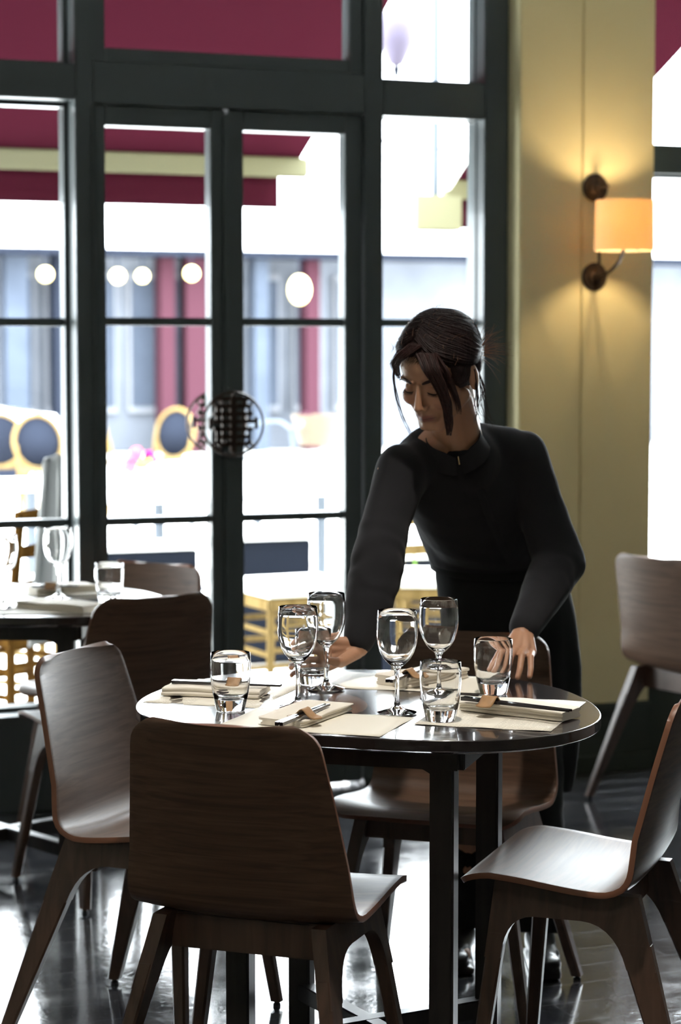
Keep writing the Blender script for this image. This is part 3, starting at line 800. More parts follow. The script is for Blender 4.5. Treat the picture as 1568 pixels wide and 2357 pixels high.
# her right hand round the tumbler
gx, gy = T4.x, T4.y
def gp(deg, z, r=.0475): return Vector((gx+r*math.cos(T_(deg)), gy+r*math.sin(T_(deg)), z))
kn = []
for k, (zz, tip, kdeg) in enumerate(((.832, 172, 72), (.812, 190, 66), (.793, 186, 62), (.776, 172, 60))):
    kp = gp(kdeg, zz, .050); kn.append(kp)
    finger([kp, gp(kdeg+36, zz-.002, .049), gp(kdeg+70, zz-.006, .0475), gp(tip-16, zz-.008, .046), gp(tip, zz-.010, .045)], .0088-.0006*k, .0068-.0005*k)
pb = WRr
for kp in kn: cap(bm, pb+Vector((-.004, 0, (kp.z-.806)*.35-.004)), kp, .0145, .0105, 12)
cap(bm, kn[0], kn[3], .0105, .0095, 12)
finger([WRr+Vector((-.002, -.010, -.012)), gp(8, .793, .056), gp(-22, .797, .052), gp(-46, .803, .0475)], .0145, .0078)
# her left hand, fingertips resting on the table
kn = [Vector((.352, 4.528, .806)), Vector((.370, 4.520, .810)), Vector((.388, 4.524, .807)), Vector((.403, 4.534, .800))]
tips = [Vector((.318, 4.462, .7595)), Vector((.338, 4.445, .7585)), Vector((.366, 4.447, .7585)), Vector((.392, 4.458, .7590))]
for k in range(4):
    cap(bm, WLl+Vector((.004*(k-1.5), 0, -.002)), kn[k], .016, .0105, 12)
    a_ = kn[k]; c_ = tips[k]; m1 = a_.lerp(c_, .42)+Vector((-.002, -.012, .012)); m2 = a_.lerp(c_, .76)+Vector((0, -.009, .004))
    finger([a_, m1, m2, c_], .0092-.0004*k, .0066-.0002*k)
cap(bm, kn[0], kn[3], .0105, .0095, 12)
finger([WLl+Vector((-.016, -.012, -.012)), (.338, 4.530, .795), (.322, 4.508, .778), (.308, 4.488, .7605)], .0135, .0072)
# legs
for hx, hy, fx, fy in ((.315, 5.06, .285, 5.03), (.445, 5.10, .462, 4.995)):
    cap(bm, (hx, hy, .84), ((hx+fx)/2, (hy+fy)/2-.01, .46), .078, .052, 16); cap(bm, ((hx+fx)/2, (hy+fy)/2-.01, .46), (fx, fy+.01, .09), .046, .030, 16)
    cap(bm, (fx, fy+.01, .05), (fx, fy-.09, .034), .022, .016, 12)
me = remeshed(bm, .0026, 3, 'person')
person = bpy.data.objects.new('person', me); C.objects.link(person); me.materials.clear(); me.materials.append(M['skin'])
tag(person, 'waitress in a charcoal shirt bending over the near table to set a tumbler', 'person')
# skin tints
n_ = len(me.vertices); co_ = np.empty(n_*3); me.vertices.foreach_get('co', co_); co_ = co_.reshape(-1, 3)
Hi = np.array(HM.inverted()); lc = co_@Hi[:3, :3].T+Hi[:3, 3]
skin = np.tile(np.array([.42, .225, .135]), (n_, 1))
def blend(mask, col):
    global skin
    skin = skin*(1-mask[:, None])+np.array(col)*mask[:, None]
def gs(x, c, s): return np.exp(-((x-c)/s)**2)
front = (lc[:, 1] < -.06)
lipw = np.clip(1.3-np.abs(lc[:, 0])/.021, 0, 1)
blend(front*np.clip(1.6*gs(lc[:, 2], -.0635, .0072), 0, 1)*np.clip(lipw*2, 0, 1)*.85, (.24, .075, .065))
blend(front*gs(lc[:, 2], -.0633, .0011)*np.clip(lipw*2.5, 0, 1)*.9, (.07, .02, .02))
blend(front*gs(np.abs(lc[:, 0]), .036, .02)*gs(lc[:, 2], -.03, .018)*.25, (.48, .17, .11))
at = me.color_attributes.new('tint', 'FLOAT_COLOR', 'POINT')
at.data.foreach_set('color', np.concatenate([skin, np.ones((n_, 1))], 1).ravel())
# brows and lashes
def hp(x, y, z): return HM @ Vector((x, y, z))
def snap(x, z, off=.0008):
    """point on the face front surface near (x,z) in head space"""
    m = (np.abs(lc[:, 0]-x) < .004) & (np.abs(lc[:, 2]-z) < .004) & (lc[:, 1] < -.03)
    y = lc[m, 1].min() if m.any() else -.085
    return HM @ Vector((x, y-off, z))
for s_ in (-1, 1):
    b = nb()
    pts = spline([snap(s_*.013, .019), snap(s_*.024, .0235), snap(s_*.036, .0245), snap(s_*.049, .0185)], 5)
    tube(b, pts, [.0010+.0016*math.sin(PI*min(1, i/(len(pts)-1)*1.1+.12)) for i in range(len(pts))], 8, flat=1.3)
    obj('eyebrow', b, M['hair'], person)
for s_ in (-1, 1):
    b = nb()
    base = [(.0165, -.0035), (.022, -.0066), (.029, -.0082), (.036, -.0075), (.043, -.0040)]
    pts = spline([snap(s_*x, z, .0004) for x, z in base], 5)
    tube(b, pts, [.0006+.0008*math.sin(PI*i/(len(pts)-1)) for i in range(len(pts))], 6)
    for i in range(2, len(pts)-1, 1):
        p = pts[i]; f = i/(len(pts)-1)
        d_ = HR @ Vector((s_*(.25+.9*(f-.3)), -.8, -.75)); tube(b, [p, p+d_*.0035, p+d_*.0062+HR @ Vector((0, 0, .0006))], [.0004, .00028, .0001], 4)
    obj('eyelash', b, M['hair'], person)

# hair
bm = nb()
def e2(c, r, Mx=HR): ell(bm, HM @ Vector(c), r, Mx, n=32)
e2((0, .020, .049), (.0825, .0945, .0800))
e2((0, .044, .015), (.0790, .0620, .0750))
e2((.060, -.006, .022), (.0205, .036, .046)); e2((-.058, -.004, .030), (.0205, .036, .040))
e2((.006, .104, -.012), (.030, .028, .030))
hm = remeshed(bm, .0026, 1, 'hair')
for v in hm.vertices:
    v.co += v.normal*(.0018*noise.noise(v.co*90)+.0010*noise.noise(v.co*230))
hair = bpy.data.objects.new('hair', hm); link(hair, person); hm.materials.clear(); hm.materials.append(M['hair'])
b = nb()
FR = {1: [(-.12, -.74, .70), (.34, -.93, .36), (.76, -.74, .06), (1.0, -.26, -.30), (.84, .46, -.46), (.1, 1.0, -.42)],
      -1: [(-.12, -.74, .70), (-.52, -.84, .44), (-.90, -.50, .12), (-1.0, .0, -.10), (-.7, .66, -.36), (.1, 1.0, -.42)]}
CR = [(-.05, .30, .98), (.30, .50, .84), (.36, .78, .55), (.30, .92, .28), (.18, 1.0, 0), (.08, 1.05, -.2)]
def hdir(v, k): 
    v = Vector(v).normalized(); return HM @ Vector((v.x*.0845*k, .020+v.y*.095*k, .048+v.z*.0825*k))
for sd_ in (1, -1):
    for q in range(300):
        a_ = (q+random.random())/300; a_ = a_**1.1
        k0 = random.uniform(.995, 1.022); ph = random.uniform(0, 6)
        pp = []
        for i_ in range(6):
            f_ = Vector(FR[sd_][i_]); c_ = Vector((CR[i_][0]*sd_, CR[i_][1], CR[i_][2]))
            v_ = f_.lerp(c_, a_)+Vector([random.gauss(0, .018) for _ in range(3)])
            bulge = 1+.035*math.exp(-((a_-.12)/.12)**2)*(1 if i_ in (1, 2) else 0)
            pp.append(hdir(v_, k0*bulge))
        P_ = spline(pp, 5); m_ = len(P_)
        tube(b, P_, [.0021*(.35+.65*math.sin(PI*min(1, .12+i_/(m_-1)*.85))) for i_ in range(m_)], 5, flat=.6)
ho = obj('hair_strands', b, M['hair'], hair)
b = nb()
def strand(pts, r=.0007, jit=.004, n=1, rmid=None):
    for k in range(n):
        P = [HM @ (Vector(p)+Vector([random.uniform(-jit, jit)*(.3+i*.5) for _ in range(3)])) for i, p in enumerate(pts)]
        P = spline(P, 7); m = len(P)
        tube(b, P, [r*(1-.75*(i/(m-1))) for i in range(m)], 5)
# long loose lock in front of her left cheek: wide at the fringe, narrowing to its tip
def sheaf(pts, wid, n, r):
    for k in range(n):
        u_ = random.uniform(-1, 1); v_ = random.uniform(-.5, .5); P = []
        for i, p in enumerate(pts):
            w_ = wid[i]; P.append(HM @ (Vector(p)+Vector((u_*w_+random.gauss(0, .0012), v_*w_*.6, 0))))
        P = spline(P, 7); P = P[:max(8, int(len(P)*(1-.30*random.random()**1.5)))]; m = len(P); tube(b, P, [r*(1-.85*(i/(m-1))**1.5) for i in range(m)], 5)
sheaf([(.020, -.066, .082), (.040, -.084, .052), (.051, -.082, .015), (.056, -.078, -.025), (.054, -.078, -.070), (.048, -.080, -.108)], [.022, .019, .015, .012, .009, .005], 190, .0013)
sheaf([(.030, -.060, .080), (.058, -.070, .042), (.066, -.062, .005), (.068, -.054, -.035), (.066, -.052, -.070)], [.014, .012, .009, .007, .005], 60, .0011)
sheaf([(-.004, -.060, .096), (-.030, -.078, .078), (-.056, -.068, .052), (-.072, -.048, .022), (-.077, -.036, -.004)], [.016, .014, .010, .007, .004], 120, .0012)
for k_ in range(70):
    x_ = random.uniform(-.06, .02); z_ = .082-.25*abs(x_+.01)
    strand([(x_*.8, -.062, z_+.012), (x_, -.078+.3*abs(x_)**1.0*.5, z_-.004), (x_-.010-random.random()*.012, -.080+.35*abs(x_), z_-.016-random.random()*.010)], .0007, .002, 1)
# wisps at her right temple and along the jaw
strand([(-.066, -.056, .050), (-.074, -.060, .012), (-.074, -.064, -.030), (-.064, -.070, -.075), (-.046, -.074, -.115)], .0009, .003, 10)
# strands by the ear and nape
strand([(.083, .010, .010), (.084, .004, -.030), (.080, .000, -.070), (.072, .004, -.110)], .0011, .004, 12)
strand([(.060, .060, -.02), (.066, .056, -.06), (.070, .040, -.100), (.080, .040, -.135)], .0009, .007, 12)
obj('loose_hair', b, M['hair2'], person)
# flyaway ends from the bun
b = nb()
bc = Vector((.020, .125, -.010))
for k in range(46):
    d_ = Vector((random.uniform(.2, 1.1), random.uniform(.1, .9), random.uniform(-.9, .8))).normalized()
    p0 = bc+d_*.02; ln = random.uniform(.03, .065)
    strand([p0, p0+d_*ln*.5+Vector((0, 0, .004)), p0+d_*ln+Vector((random.uniform(-.012, .012), 0, random.uniform(-.012, .012)))], .0007, .0015, 1)
# halo of fine hairs over the crown
for k in range(70):
    q = random.uniform(-1.5, 1.5); y_ = random.uniform(-.06, .09)
    p0 = Vector((.078*math.sin(q), y_, .045+.082*math.cos(q)*math.sqrt(max(.1, 1-((y_-.02)/.11)**2))))
    t_ = Vector((random.uniform(-.6, .6), random.uniform(.2, 1), random.uniform(-.1, .5)))
    strand([p0, p0+t_*.010+Vector((0, 0, .004)), p0+t_*.026], .00035, .001, 1)
obj('flyaway_hair', b, M['hair_backlit'], person)

# shirt
bm = nb()
ring_loft(bm, [section((.372, 5.065, .925), .170, .108, T_(6)), section((.362, 5.05, .955), .174, .112, T_(14)), section((.333, 4.995, 1.0), .168, .122, T_(24)), section((.308, 4.93, 1.055), .170, .126, T_(32)),
               section((.288, 4.865, 1.110), .174, .122, T_(36)), section((.273, 4.81, 1.160), .174, .108, T_(38)), section((.268, 4.778, 1.198), .158, .086, T_(40)), section((.264, 4.752, 1.228), .125, .066, T_(40)), section((.262, 4.738, 1.246), .078, .060, T_(40))])
cap(bm, (.265, 4.765, 1.190), (.256, 4.722, 1.206), .088, .056, 20)
cap(bm, (.232, 4.742, 1.214), (.150, 4.695, 1.176), .050, .056, 20); cap(bm, (.290, 4.775, 1.228), (.372, 4.826, 1.206), .050, .056, 20)
def sleeve(pts, rads):
    for i in range(len(pts)-1): cap(bm, pts[i], pts[i+1], rads[i], rads[i+1], 20)
sleeve([SRr+Vector((.015, .01, .005)), SRr.lerp(ERr, .5), ERr+Vector((0, 0, .01))], [.060, .054, .055])
sleeve([ERr, ERr.lerp(WRr, .5)+Vector((.002, .003, 0)), ERr.lerp(WRr, .93)], [.058, .049, .034])
sleeve([Vector((.385, 4.83, 1.190)), SLl, SLl.lerp(ELl, .5), ELl], [.062, .058, .054, .057])
sleeve([ELl, ELl.lerp(WLl, .5), ELl.lerp(WLl, .95)], [.058, .050, .036])
sm = remeshed(bm, .0055, 16, 'shirt')
for v in sm.vertices:
    p = v.co; d_ = 0
    for (e_, w_) in ((ERr, WRr), (ELl, WLl)):      # elbow and forearm creases
        dist = (p-e_).length
        if dist < .16:
            d_ += .0022*math.sin(((p-e_).dot((w_-e_).normalized())+.6*(p.x+p.z)*.3)*120+6*noise.noise(p*14))*math.exp(-(dist/.09)**2)
    d_ += .0050*noise.noise(Vector((p.x*8, p.y*8, p.z*4)))+.0016*noise.noise(p*22)
    v.co += v.normal*d_
shirt = bpy.data.objects.new('shirt', sm); link(shirt, person); sm.materials.clear(); sm.materials.append(M['shirt'])
# stand collar with a notch at the front
b = nb()
cb = Vector((.245, 4.696, 1.236)); ca = Vector((-.12, -.62, .77)).normalized()
AXC = Vector((.985, .17, 0)); cx_ = (AXC-ca*AXC.dot(ca)).normalized(); cy_ = ca.cross(cx_).normalized()      # cy_ points to her nape
N = 44
def ringc(r, h):
    out = []
    for i in range(N+1):
        q = -PI/2+.09+(2*PI-.18)*i/N
        e_ = min(i, N-i)/N; dpr = .016*math.exp(-(e_/.05)**2)
        out.append(cb+cx_*(r*1.04*math.cos(q))+cy_*(r*.98*math.sin(q))+ca*(h-dpr*(1 if h > 0 else .3)))
    return out
ring_loft(b, [ringc(.074, -.030), ringc(.062, -.006), ringc(.0575, .018), ringc(.0555, .0185), ringc(.057, -.004), ringc(.064, -.030)], cap=False, closed=False)
obj('collar', b, M['shirt'], person)
b = nb(); tube(b, [cb-cy_*.056+ca*.004, cb-cy_*.064-ca*.012], .0015, 6); obj('collar_fastening', b, M['collarbit'], person)
b = nb(); P_ = []
for c_, hd in (((.264, 4.752, 1.222), .071), ((.273, 4.81, 1.160), .109), ((.288, 4.865, 1.110), .122), ((.308, 4.93, 1.055), .126), ((.333, 4.995, 1.0), .122)): P_.append((c_, hd))
pl = []
for (c_, hd), tl in zip(P_, (40, 38, 36, 32, 24)):
    tl = T_(tl); f_ = Vector((FW.x*math.cos(tl), FW.y*math.cos(tl), -math.sin(tl))); pl.append(Vector(c_)+f_*(hd+.002))
tube(b, spline(pl, 6), .011, 8, flat=.22, up=FW); obj('button_placket', b, M['shirt'], person)
# waist apron (long), trousers and shoes
bm = nb()
ring_loft(bm, [section((.405, 5.105, .385), .155, .105, 0, 36), section((.415, 5.105, .55), .168, .110, 0, 36), section((.412, 5.100, .68), .170, .112, 0, 36), section((.395, 5.085, .82), .168, .112, 0, 36), section((.380, 5.072, .90), .166, .110, T_(6), 36), section((.372, 5.064, .945), .163, .107, T_(10), 36)])
am = remeshed(bm, .007, 3, 'waist_apron')
for v in am.vertices:
    q = math.atan2(v.co.y-5.1, v.co.x-.4); f_ = max(0, min(1, (.9-v.co.z)/.5))
    v.co += Vector((math.cos(q), math.sin(q), 0))*(f_*.006*math.sin(q*11+v.co.z*3)+.003*noise.noise(v.co*12))
ap = bpy.data.objects.new('waist_apron', am); link(ap, person); am.materials.clear(); am.materials.append(M['apron'])
b = nb(); rg = section((.375, 5.067, .935), .170, .113, T_(8), 40); rings = [[p+Vector((0, 0, h)) for p in rg] for h in (-.016, .016)]
ring_loft(b, rings, cap=False); o = obj('apron_band', b, M['apron'], person); s = o.modifiers.new('t', 'SOLIDIFY'); s.thickness = .004; s.offset = 1
bm = nb()
for hx, hy, fx, fy in ((.330, 5.09, .285, 5.05), (.450, 5.12, .468, 5.01)):
    tube(bm, spline([(hx, hy, .82), ((hx+fx)/2, (hy+fy)/2, .46), (fx, fy+.01, .22), (fx, fy, .075)], 6), list(np.interp(np.linspace(0, 1, 19), [0, .4, .8, 1], [.082, .064, .057, .060])), 18)
tm = remeshed(bm, .007, 3, 'trousers')
for v in tm.vertices: v.co += v.normal*(.005*noise.noise(Vector((v.co.x*14, v.co.y*14, v.co.z*26))))
tr = bpy.data.objects.new('trousers', tm); link(tr, person); tm.materials.clear(); tm.materials.append(M['apron'])
for fx, fy, dx in ((.285, 5.05, -.018), (.468, 5.01, .002)):
    bm = nb()
    ell(bm, (fx+dx*.2, fy+.012, .048), (.036, .045, .044), n=20); ell(bm, (fx+dx, fy-.075, .036), (.038, .055, .028), n=20); ell(bm, (fx+dx*1.3, fy-.125, .032), (.036, .045, .022), n=20)
    cap(bm, (fx, fy, .055), (fx+dx, fy-.08, .038), .036, .032, 16)
    box(bm, (fx+dx*.6, fy-.05, .010), (.070, .22, .018))
    shm = remeshed(bm, .005, 3, 'shoe'); so = bpy.data.objects.new('shoe', shm); link(so, person); shm.materials.clear(); shm.materials.append(M['shoe'])

# ------------------------------------------------------------------ outside: awnings
def awning(label, s0, s1, d1, ztop, zbar, d0=.16, val=.13, arms=None):
    t = thing('awning', label, 'awning', W(0, 0, 0), A, 'burgundy awnings over the pavement')
    b = nb(); n = 10
    rows = []
    for j in range(n+1):
        f = j/n; d = d0+(d1-d0)*f; z = ztop+(zbar-ztop)*f-.05*math.sin(PI*f)
        rows.append([b.verts.new((s0+(s1-s0)*i/20, d, z)) for i in range(21)])
    for r0, r1 in zip(rows, rows[1:]):
        for i in range(20): b.faces.new((r0[i], r0[i+1], r1[i+1], r1[i]))
    o = obj('canopy', b, M['awning'], t); sm_ = o.modifiers.new('t', 'SOLIDIFY'); sm_.thickness = .003
    b = nb(); box(b, ((s0+s1)/2, d1, zbar-.042), (s1-s0+.06, .05, .08), bev=.008); obj('front_bar', b, M['awn_bar'], t)
    b = nb(); rows = []
    m = max(6, int((s1-s0)/.08))
    for j in range(4):
        rows.append([b.verts.new((s0+.02+(s1-s0-.11)*i/m, d1+.02+.006*math.sin(i*1.1), zbar-.08-val*j/3)) for i in range(m+1)])
    for r0, r1 in zip(rows, rows[1:]):
        for i in range(m): b.faces.new((r0[i], r0[i+1], r1[i+1], r1[i]))
    o = obj('valance', b, M['awning'], t); sm_ = o.modifiers.new('t', 'SOLIDIFY'); sm_.thickness = .003
    for s in (arms or (s0-.02,)):
        b = nb(); d_s = d0 if len(arms) > 1 else d1-.7; tube(b, [(s, d_s, zbar+.25), (s, (d_s+d1)/2, zbar+.16), (s, d1, zbar-.04)], .02, 8); obj('folding_arm', b, M['white_o'], t)
    return t
awning('wide burgundy awning over the doors, seen through the left panes', -4.5, .60, 2.0, 3.28, 2.225, arms=(-4.2, -1.6))
awning('smaller burgundy awning beyond the right sidelight and the pier', 1.37, 1.842, 2.2, 3.02, 2.17, arms=(1.35,))
o = nb(); box(o, (0, 0, 0), (.21, .10, .15), bev=.006); p = W(1.25, 2.08, 2.015); ob = obj('sign_box', o, M['awn_bar'], None); ob.location = p; ob.rotation_euler.z = A
tag(ob, 'small beige box hung outside beside the end of the right awning', 'box')
o = nb(); box(o, (0, 0, 0), (.026, .026, .9)); bpy_o = obj('hanging_bracket', o, M['steel'], ob); bpy_o.location = (0, 0, .5)
b = nb(); tube(b, [(0, 0, .0)]+[(x, .0, -.07*math.sin(PI*x/2.2)) for x in np.linspace(.2, 2.2, 8)], .008, 6); ob = obj('overhead_cable', b, M['navy'], None)
ob.location = W(1.30, 3.0, 2.42); ob.rotation_euler.z = A+.1; tag(ob, 'thin dark cable crossing the sky in the sidelight', 'cable')
# blurred dark lantern high in the sidelight
t = thing('hanging_lantern', 'dark purplish lantern hanging outside at the top of the sidelight', 'lantern', W(1.285, 2.6, 2.70), A)
b = nb(); lathe(b, [(0, 0), (.03, .01), (.075, .10), (.085, .17), (.06, .24), (.02, .28), (0, .28)], 20); obj('lantern_body', b, M['lilac'], t)
b = nb(); tube(b, [(0, 0, .28), (0, 0, .9)], .006, 6); obj('chain', b, M['navy'], t)
b = nb(); lathe(b, [(0, -.05), (.012, -.04), (.02, 0), (0, 0)], 10); obj('finial', b, M['navy'], t)

# ------------------------------------------------------------------ outside: street beyond
def wthing(name, label, cat, s, d, z=0, rz=0, group=None): return thing(name, label, cat, W(s, d, z), A+rz, group)
t = wthing('shop_building', 'pale building across the street with a grey-blue shopfront and maroon pillars', 'building', 0, 22)
b = nb(); box(b, (0, 3, 6.4), (34, 6, 7.4)); obj('upper_wall', b, M['white_o'], t, smooth=False)
b = nb(); box(b, (0, 3.2, 1.35), (34, 5.6, 2.7)); obj('shopfront_wall', b, M['mid_o'], t, smooth=False)
b = nb(); box(b, (0, -.35, 2.70), (34, .8, .09)); obj('canopy', b, M['navy'], t, smooth=False)
for px, mt, ww in ((145, 'navy', .22), (385, 'maroon', .2), (452, 'maroon', .30), (718, 'maroon', .2), (40, 'grey_o', .3), (600, 'grey_o', .2)):
    u = (px-784)/5000; Y = (Y0+21.8/CA)/(1-.39*u); s = u*Y*CA+(Y-Y0)*SA
    b = nb(); box(b, (s, -.12, 1.33), (ww, .3, 2.64)); obj('pillar', b, M[mt], t, smooth=False)
for i in range(9):
    px = 60+i*95; u = (px-784)/5000; Y = (Y0+22/CA)/(1-.39*u); s = u*Y*CA+(Y-Y0)*SA
    b = nb(); box(b, (s, .36, 1.5), (.42, .12, 1.9)); f = obj('window', b, M['frame_o'], t, smooth=False)
    b = nb(); box(b, (s, .30, 1.5), (.34, .06, 1.75)); obj('pane', b, M['grey_o'], f, smooth=False)
for k, (px, py, r) in enumerate(((108, 633, .09), (274, 637, .09), (330, 637, .08), (443, 631, .09), (690, 668, .14))):
    u = (px-784)/5000; d = 20.8; Y = (Y0+d/CA)/(1-.39*u); s = u*Y*CA+(Y-Y0)*SA; z = HC-(py-800)*Y/5000
    lb = ['glowing globe lamp seen in the left window', 'yellowish globe lamp at the left of the first door leaf', 'paler globe lamp in the middle of the first door leaf', 'globe lamp at the right of the first door leaf', 'large white globe lamp seen through the second door leaf'][k]
    tt = wthing('globe_lamp', lb, 'lamp', s, d, z, group='globe lamps across the street')
    b = nb(); ell(b, (0, 0, 0), (r, r, r*(1.35 if k == 4 else 1)), n=20); obj('globe', b, M['globe'], tt)
    b = nb(); tube(b, [(0, 0, r*.95), (0, 0, 2.66-z+.0)], .012, 6); obj('stem', b, M['navy'], tt)
# railing along the pavement
t = wthing('railing', 'dark iron railing along the far pavement with upright bars', 'railing', -1.2, 17)
b = nb(); box(b, (0, 0, 1.40), (5.4, .04, .05)); box(b, (0, 0, .2), (5.4, .04, .05)); obj('rail', b, M['navy'], t)
for k in range(44):
    b = nb(); x = -2.65+5.3*k/43; box(b, (x, 0, .85), (.022, .022, 1.7)); obj('bar', b, M['navy'], t, smooth=False)
t = wthing('wind_screen', 'pale teal screen panel standing behind the outdoor tables', 'screen', -2.0, 13.3)
b = nb(); box(b, (0, 0, 1.2), (2.6, .03, .30), bev=.01); obj('panel', b, M['teal'], t)
for x in (-1.2, 0, 1.2):
    b = nb(); box(b, (x, .04, .65), (.05, .05, 1.3)); obj('post', b, M['steel'], t)
# white car
t = wthing('car', 'white car parked across the street, seen through the second door leaf', 'car', -.25, 14.9)
b = nb()
poly = [(-1.0, .28), (2.9, .28), (3.0, .55), (2.85, .78), (2.0, .86), (1.4, 1.22), (.1, 1.27), (-.72, 1.0), (-1.0, .86)]
prism(b, poly, lambda u, v, tt: (u, tt, v), -.75, .75); bmesh.ops.bevel(b, geom=b.edges[:], offset=.05, segments=2, affect='EDGES'); obj('body', b, M['white_o'], t)
b = nb(); prism(b, [(-.55, .88), (1.75, .86), (1.3, 1.17), (.15, 1.21)], lambda u, v, tt: (u, tt, v), -.757, .757); obj('side_window', b, M['grey_o'], t)
for x in (-.35, 2.25):
    b = nb(); lathe(b, [(0, -.1), (.30, -.1), (.31, .1), (0, .1)], 24); 
    for v in b.verts: v.co = Vector((v.co.x+x, -.70+v.co.z, v.co.y+.31))
    obj('wheel', b, M['navy'], t)

# bistro chairs of cane
def bistro_chair(label, s, d, rz):
    t = wthing('cane_chair', label, 'chair', s, d, 0, rz, 'cane chairs on the pavement')
    for sx in (-1, 1):
        b = nb(); tube(b, [(sx*.17, .18, 0), (sx*.19, .17, .45)], .013, 8); obj('leg', b, M['rattan'], t)
        b = nb(); tube(b, spline([(sx*.18, -.20, 0), (sx*.19, -.17, .45), (sx*.20, -.20, .65)], 5), .013, 8); obj('leg', b, M['rattan'], t)
    b = nb(); n = 24; tube(b, [(.21*math.cos(2*PI*i/n), .20*math.sin(2*PI*i/n), .45) for i in range(n+1)], .016, 8); obj('seat_ring', b, M['rattan'], t)
    b = nb(); lathe(b, [(0, .445), (.195, .445), (.195, .457), (0, .46)], 24); obj('seat', b, M['weave'], t)
    b = nb(); ov = [(.21*math.sin(2*PI*i/n), -.20-.06*(.21*0+math.cos(2*PI*i/n)*-.0+ (.67+.22*math.cos(2*PI*i/n)-.45)/.45), .67-.22*math.cos(2*PI*i/n)) for i in range(n+1)]
    ov = [(x, -.19-.16*(z-.45), z) for x, y, z in ov]; tube(b, ov, .017, 8); obj('back_ring', b, M['rattan'], t)
    b = nb(); v = [b.verts.new((x*.95, y, .67+(z-.67)*.95)) for x, y, z in ov[:-1]]; b.faces.new(v); o = obj('back_panel', b, M['weave'], t)
    s_ = o.modifiers.new('t', 'SOLIDIFY'); s_.thickness = .01
    b = nb(); tube(b, [(-.185, .175, .22), (.185, .175, .22)], .009, 6); tube(b, [(-.185, .175, .22), (-.185, -.18, .22)], .009, 6); tube(b, [(.185, .175, .22), (.185, -.18, .22)], .009, 6); obj('stretcher', b, M['rattan'], t)
    return t
def sd(px, d):
    u = (px-784)/5000; Y = (Y0+d/CA)/(1-.39*u); return u*Y*CA+(Y-Y0)*SA
bistro_chair('cane chair with a dark oval back standing above and right of the pink flowers', sd(368, 12.0), 12.0, 2.2)
bistro_chair('cane chair with a round dark back cut by the left edge of the picture', sd(2, 11.5), 11.5, -.3)
bistro_chair('cane chair with dark seat behind the outdoor tables in the left window', sd(112, 10.6), 10.6, 3.3)
bistro_chair('cane chair turned sideways at the left of the first door leaf', sd(270, 11.6), 11.6, -1.3)
# outdoor tables with white tops
def out_table(label, s, d, w_, l_, rz=0):
    t = wthing('pavement_table', label, 'table', s, d, 0, rz, 'white topped pavement tables')
    b = nb(); box(b, (0, 0, .725), (w_, l_, .03), bev=.006); obj('table_top', b, M['white_o'], t)
    b = nb(); tube(b, [(0, 0, .02), (0, 0, .71)], .03, 10); obj('pedestal', b, M['steel'], t)
    b = nb(); lathe(b, [(0, 0), (.22, 0), (.22, .012), (.04, .03), (0, .03)], 24); obj('base', b, M['steel'], t)
out_table('white pavement table under the pink flowers', sd(365, 3.6), 3.6, .8, .8)
out_table('white pavement table in front of the bicycle', sd(740, 3.8), 3.8, .75, .75)
out_table('white pavement table in the left window', sd(70, 4.6), 4.6, .7, .7)
t = wthing('flower_vase', 'pink and magenta flowers in a small vase on the outdoor table', 'flowers', sd(325, 3.6), 3.6, .741)
b = nb(); lathe(b, [(0, 0), (.025, 0), (.03, .05), (.018, .10), (.02, .11), (0, .11)], 16); obj('vase', b, M['white_o'], t)
for k, (x, z, m_, r) in enumerate(((-.045, .155, 'pink', .034), (-.02, .19, 'pink', .032), (.045, .175, 'magenta', .026), (-.055, .115, 'pink', .03), (.0, .14, 'pink', .028), (.065, .15, 'magenta', .022))):
    b = nb(); ell(b, (x, .01*(k % 3), z), (r, r, r*.9), n=12)
    for v in b.verts: v.co += v.normal*.006*noise.noise(v.co*120)
    obj('flower', b, M[m_], t)
b = nb()
for k in range(6): tube(b, [(0, 0, .1), (-.04+.02*k, .01, .15)], .003, 5); ell(b, (-.02+.012*k, -.012, .13+.008*(k % 3)), (.012, .004, .02), n=8)
obj('foliage', b, M['leaf'], t)

# wooden seats close to the windows
def wood_chair(label, s, d, rz, back, mat='palewood', sh=.47, group='beech wood chairs just outside the glass', cush=True):
    t = wthing('cafe_chair', label, 'chair', s, d, 0, rz, group)
    m_ = M[mat]
    for sx in (-1, 1):
        for sy in (-1, 1):
            top = sh-.02 if (sy > 0 or not back) else .88
            b = nb(); tube(b, [(sx*.19, sy*.18, 0), (sx*.18, sy*.17, sh-.02), (sx*.17, sy*(.17+.05*(top > sh)), top)], .017, 8); obj('leg', b, m_, t)
    b = nb(); box(b, (0, 0, sh-.03), (.41, .40, .05), bev=.008); obj('seat_frame', b, m_, t)
    if cush:
        b = nb(); box(b, (0, 0, sh+.02), (.42, .41, .05), bev=.018); obj('cushion', b, M['cushion'], t)
    for z in (.14, .26, .35):
        b = nb()
        for sy in (-1, 1): tube(b, [(-.187, sy*.177, z), (.187, sy*.177, z)], .011, 6)
        for sx in (-1, 1): tube(b, [(sx*.187, -.177, z-.02), (sx*.187, .177, z-.02)], .011, 6)
        obj('rung', b, m_, t)
    if back:
        for z in (.62, .74, .86):
            b = nb(); tube(b, spline([(-.175, -.195, z), (0, -.215, z+.01), (.175, -.195, z)], 5), .022, 8, flat=.35, up=(0, 1, 0)); obj('back_slat', b, m_, t)
    return t
wood_chair('beech chair with a white cushion seen low through the second door leaf', sd(678, 1.55), 1.55, .08, False)
c1 = wood_chair('brown slat-back chair with a pale jacket on it in the left window', sd(42, .95), .95, .45, True, 'brown_wood')
wood_chair('beech chair glimpsed between the waitress and her apron', sd(1030, 1.6), 1.6, -.5, True)
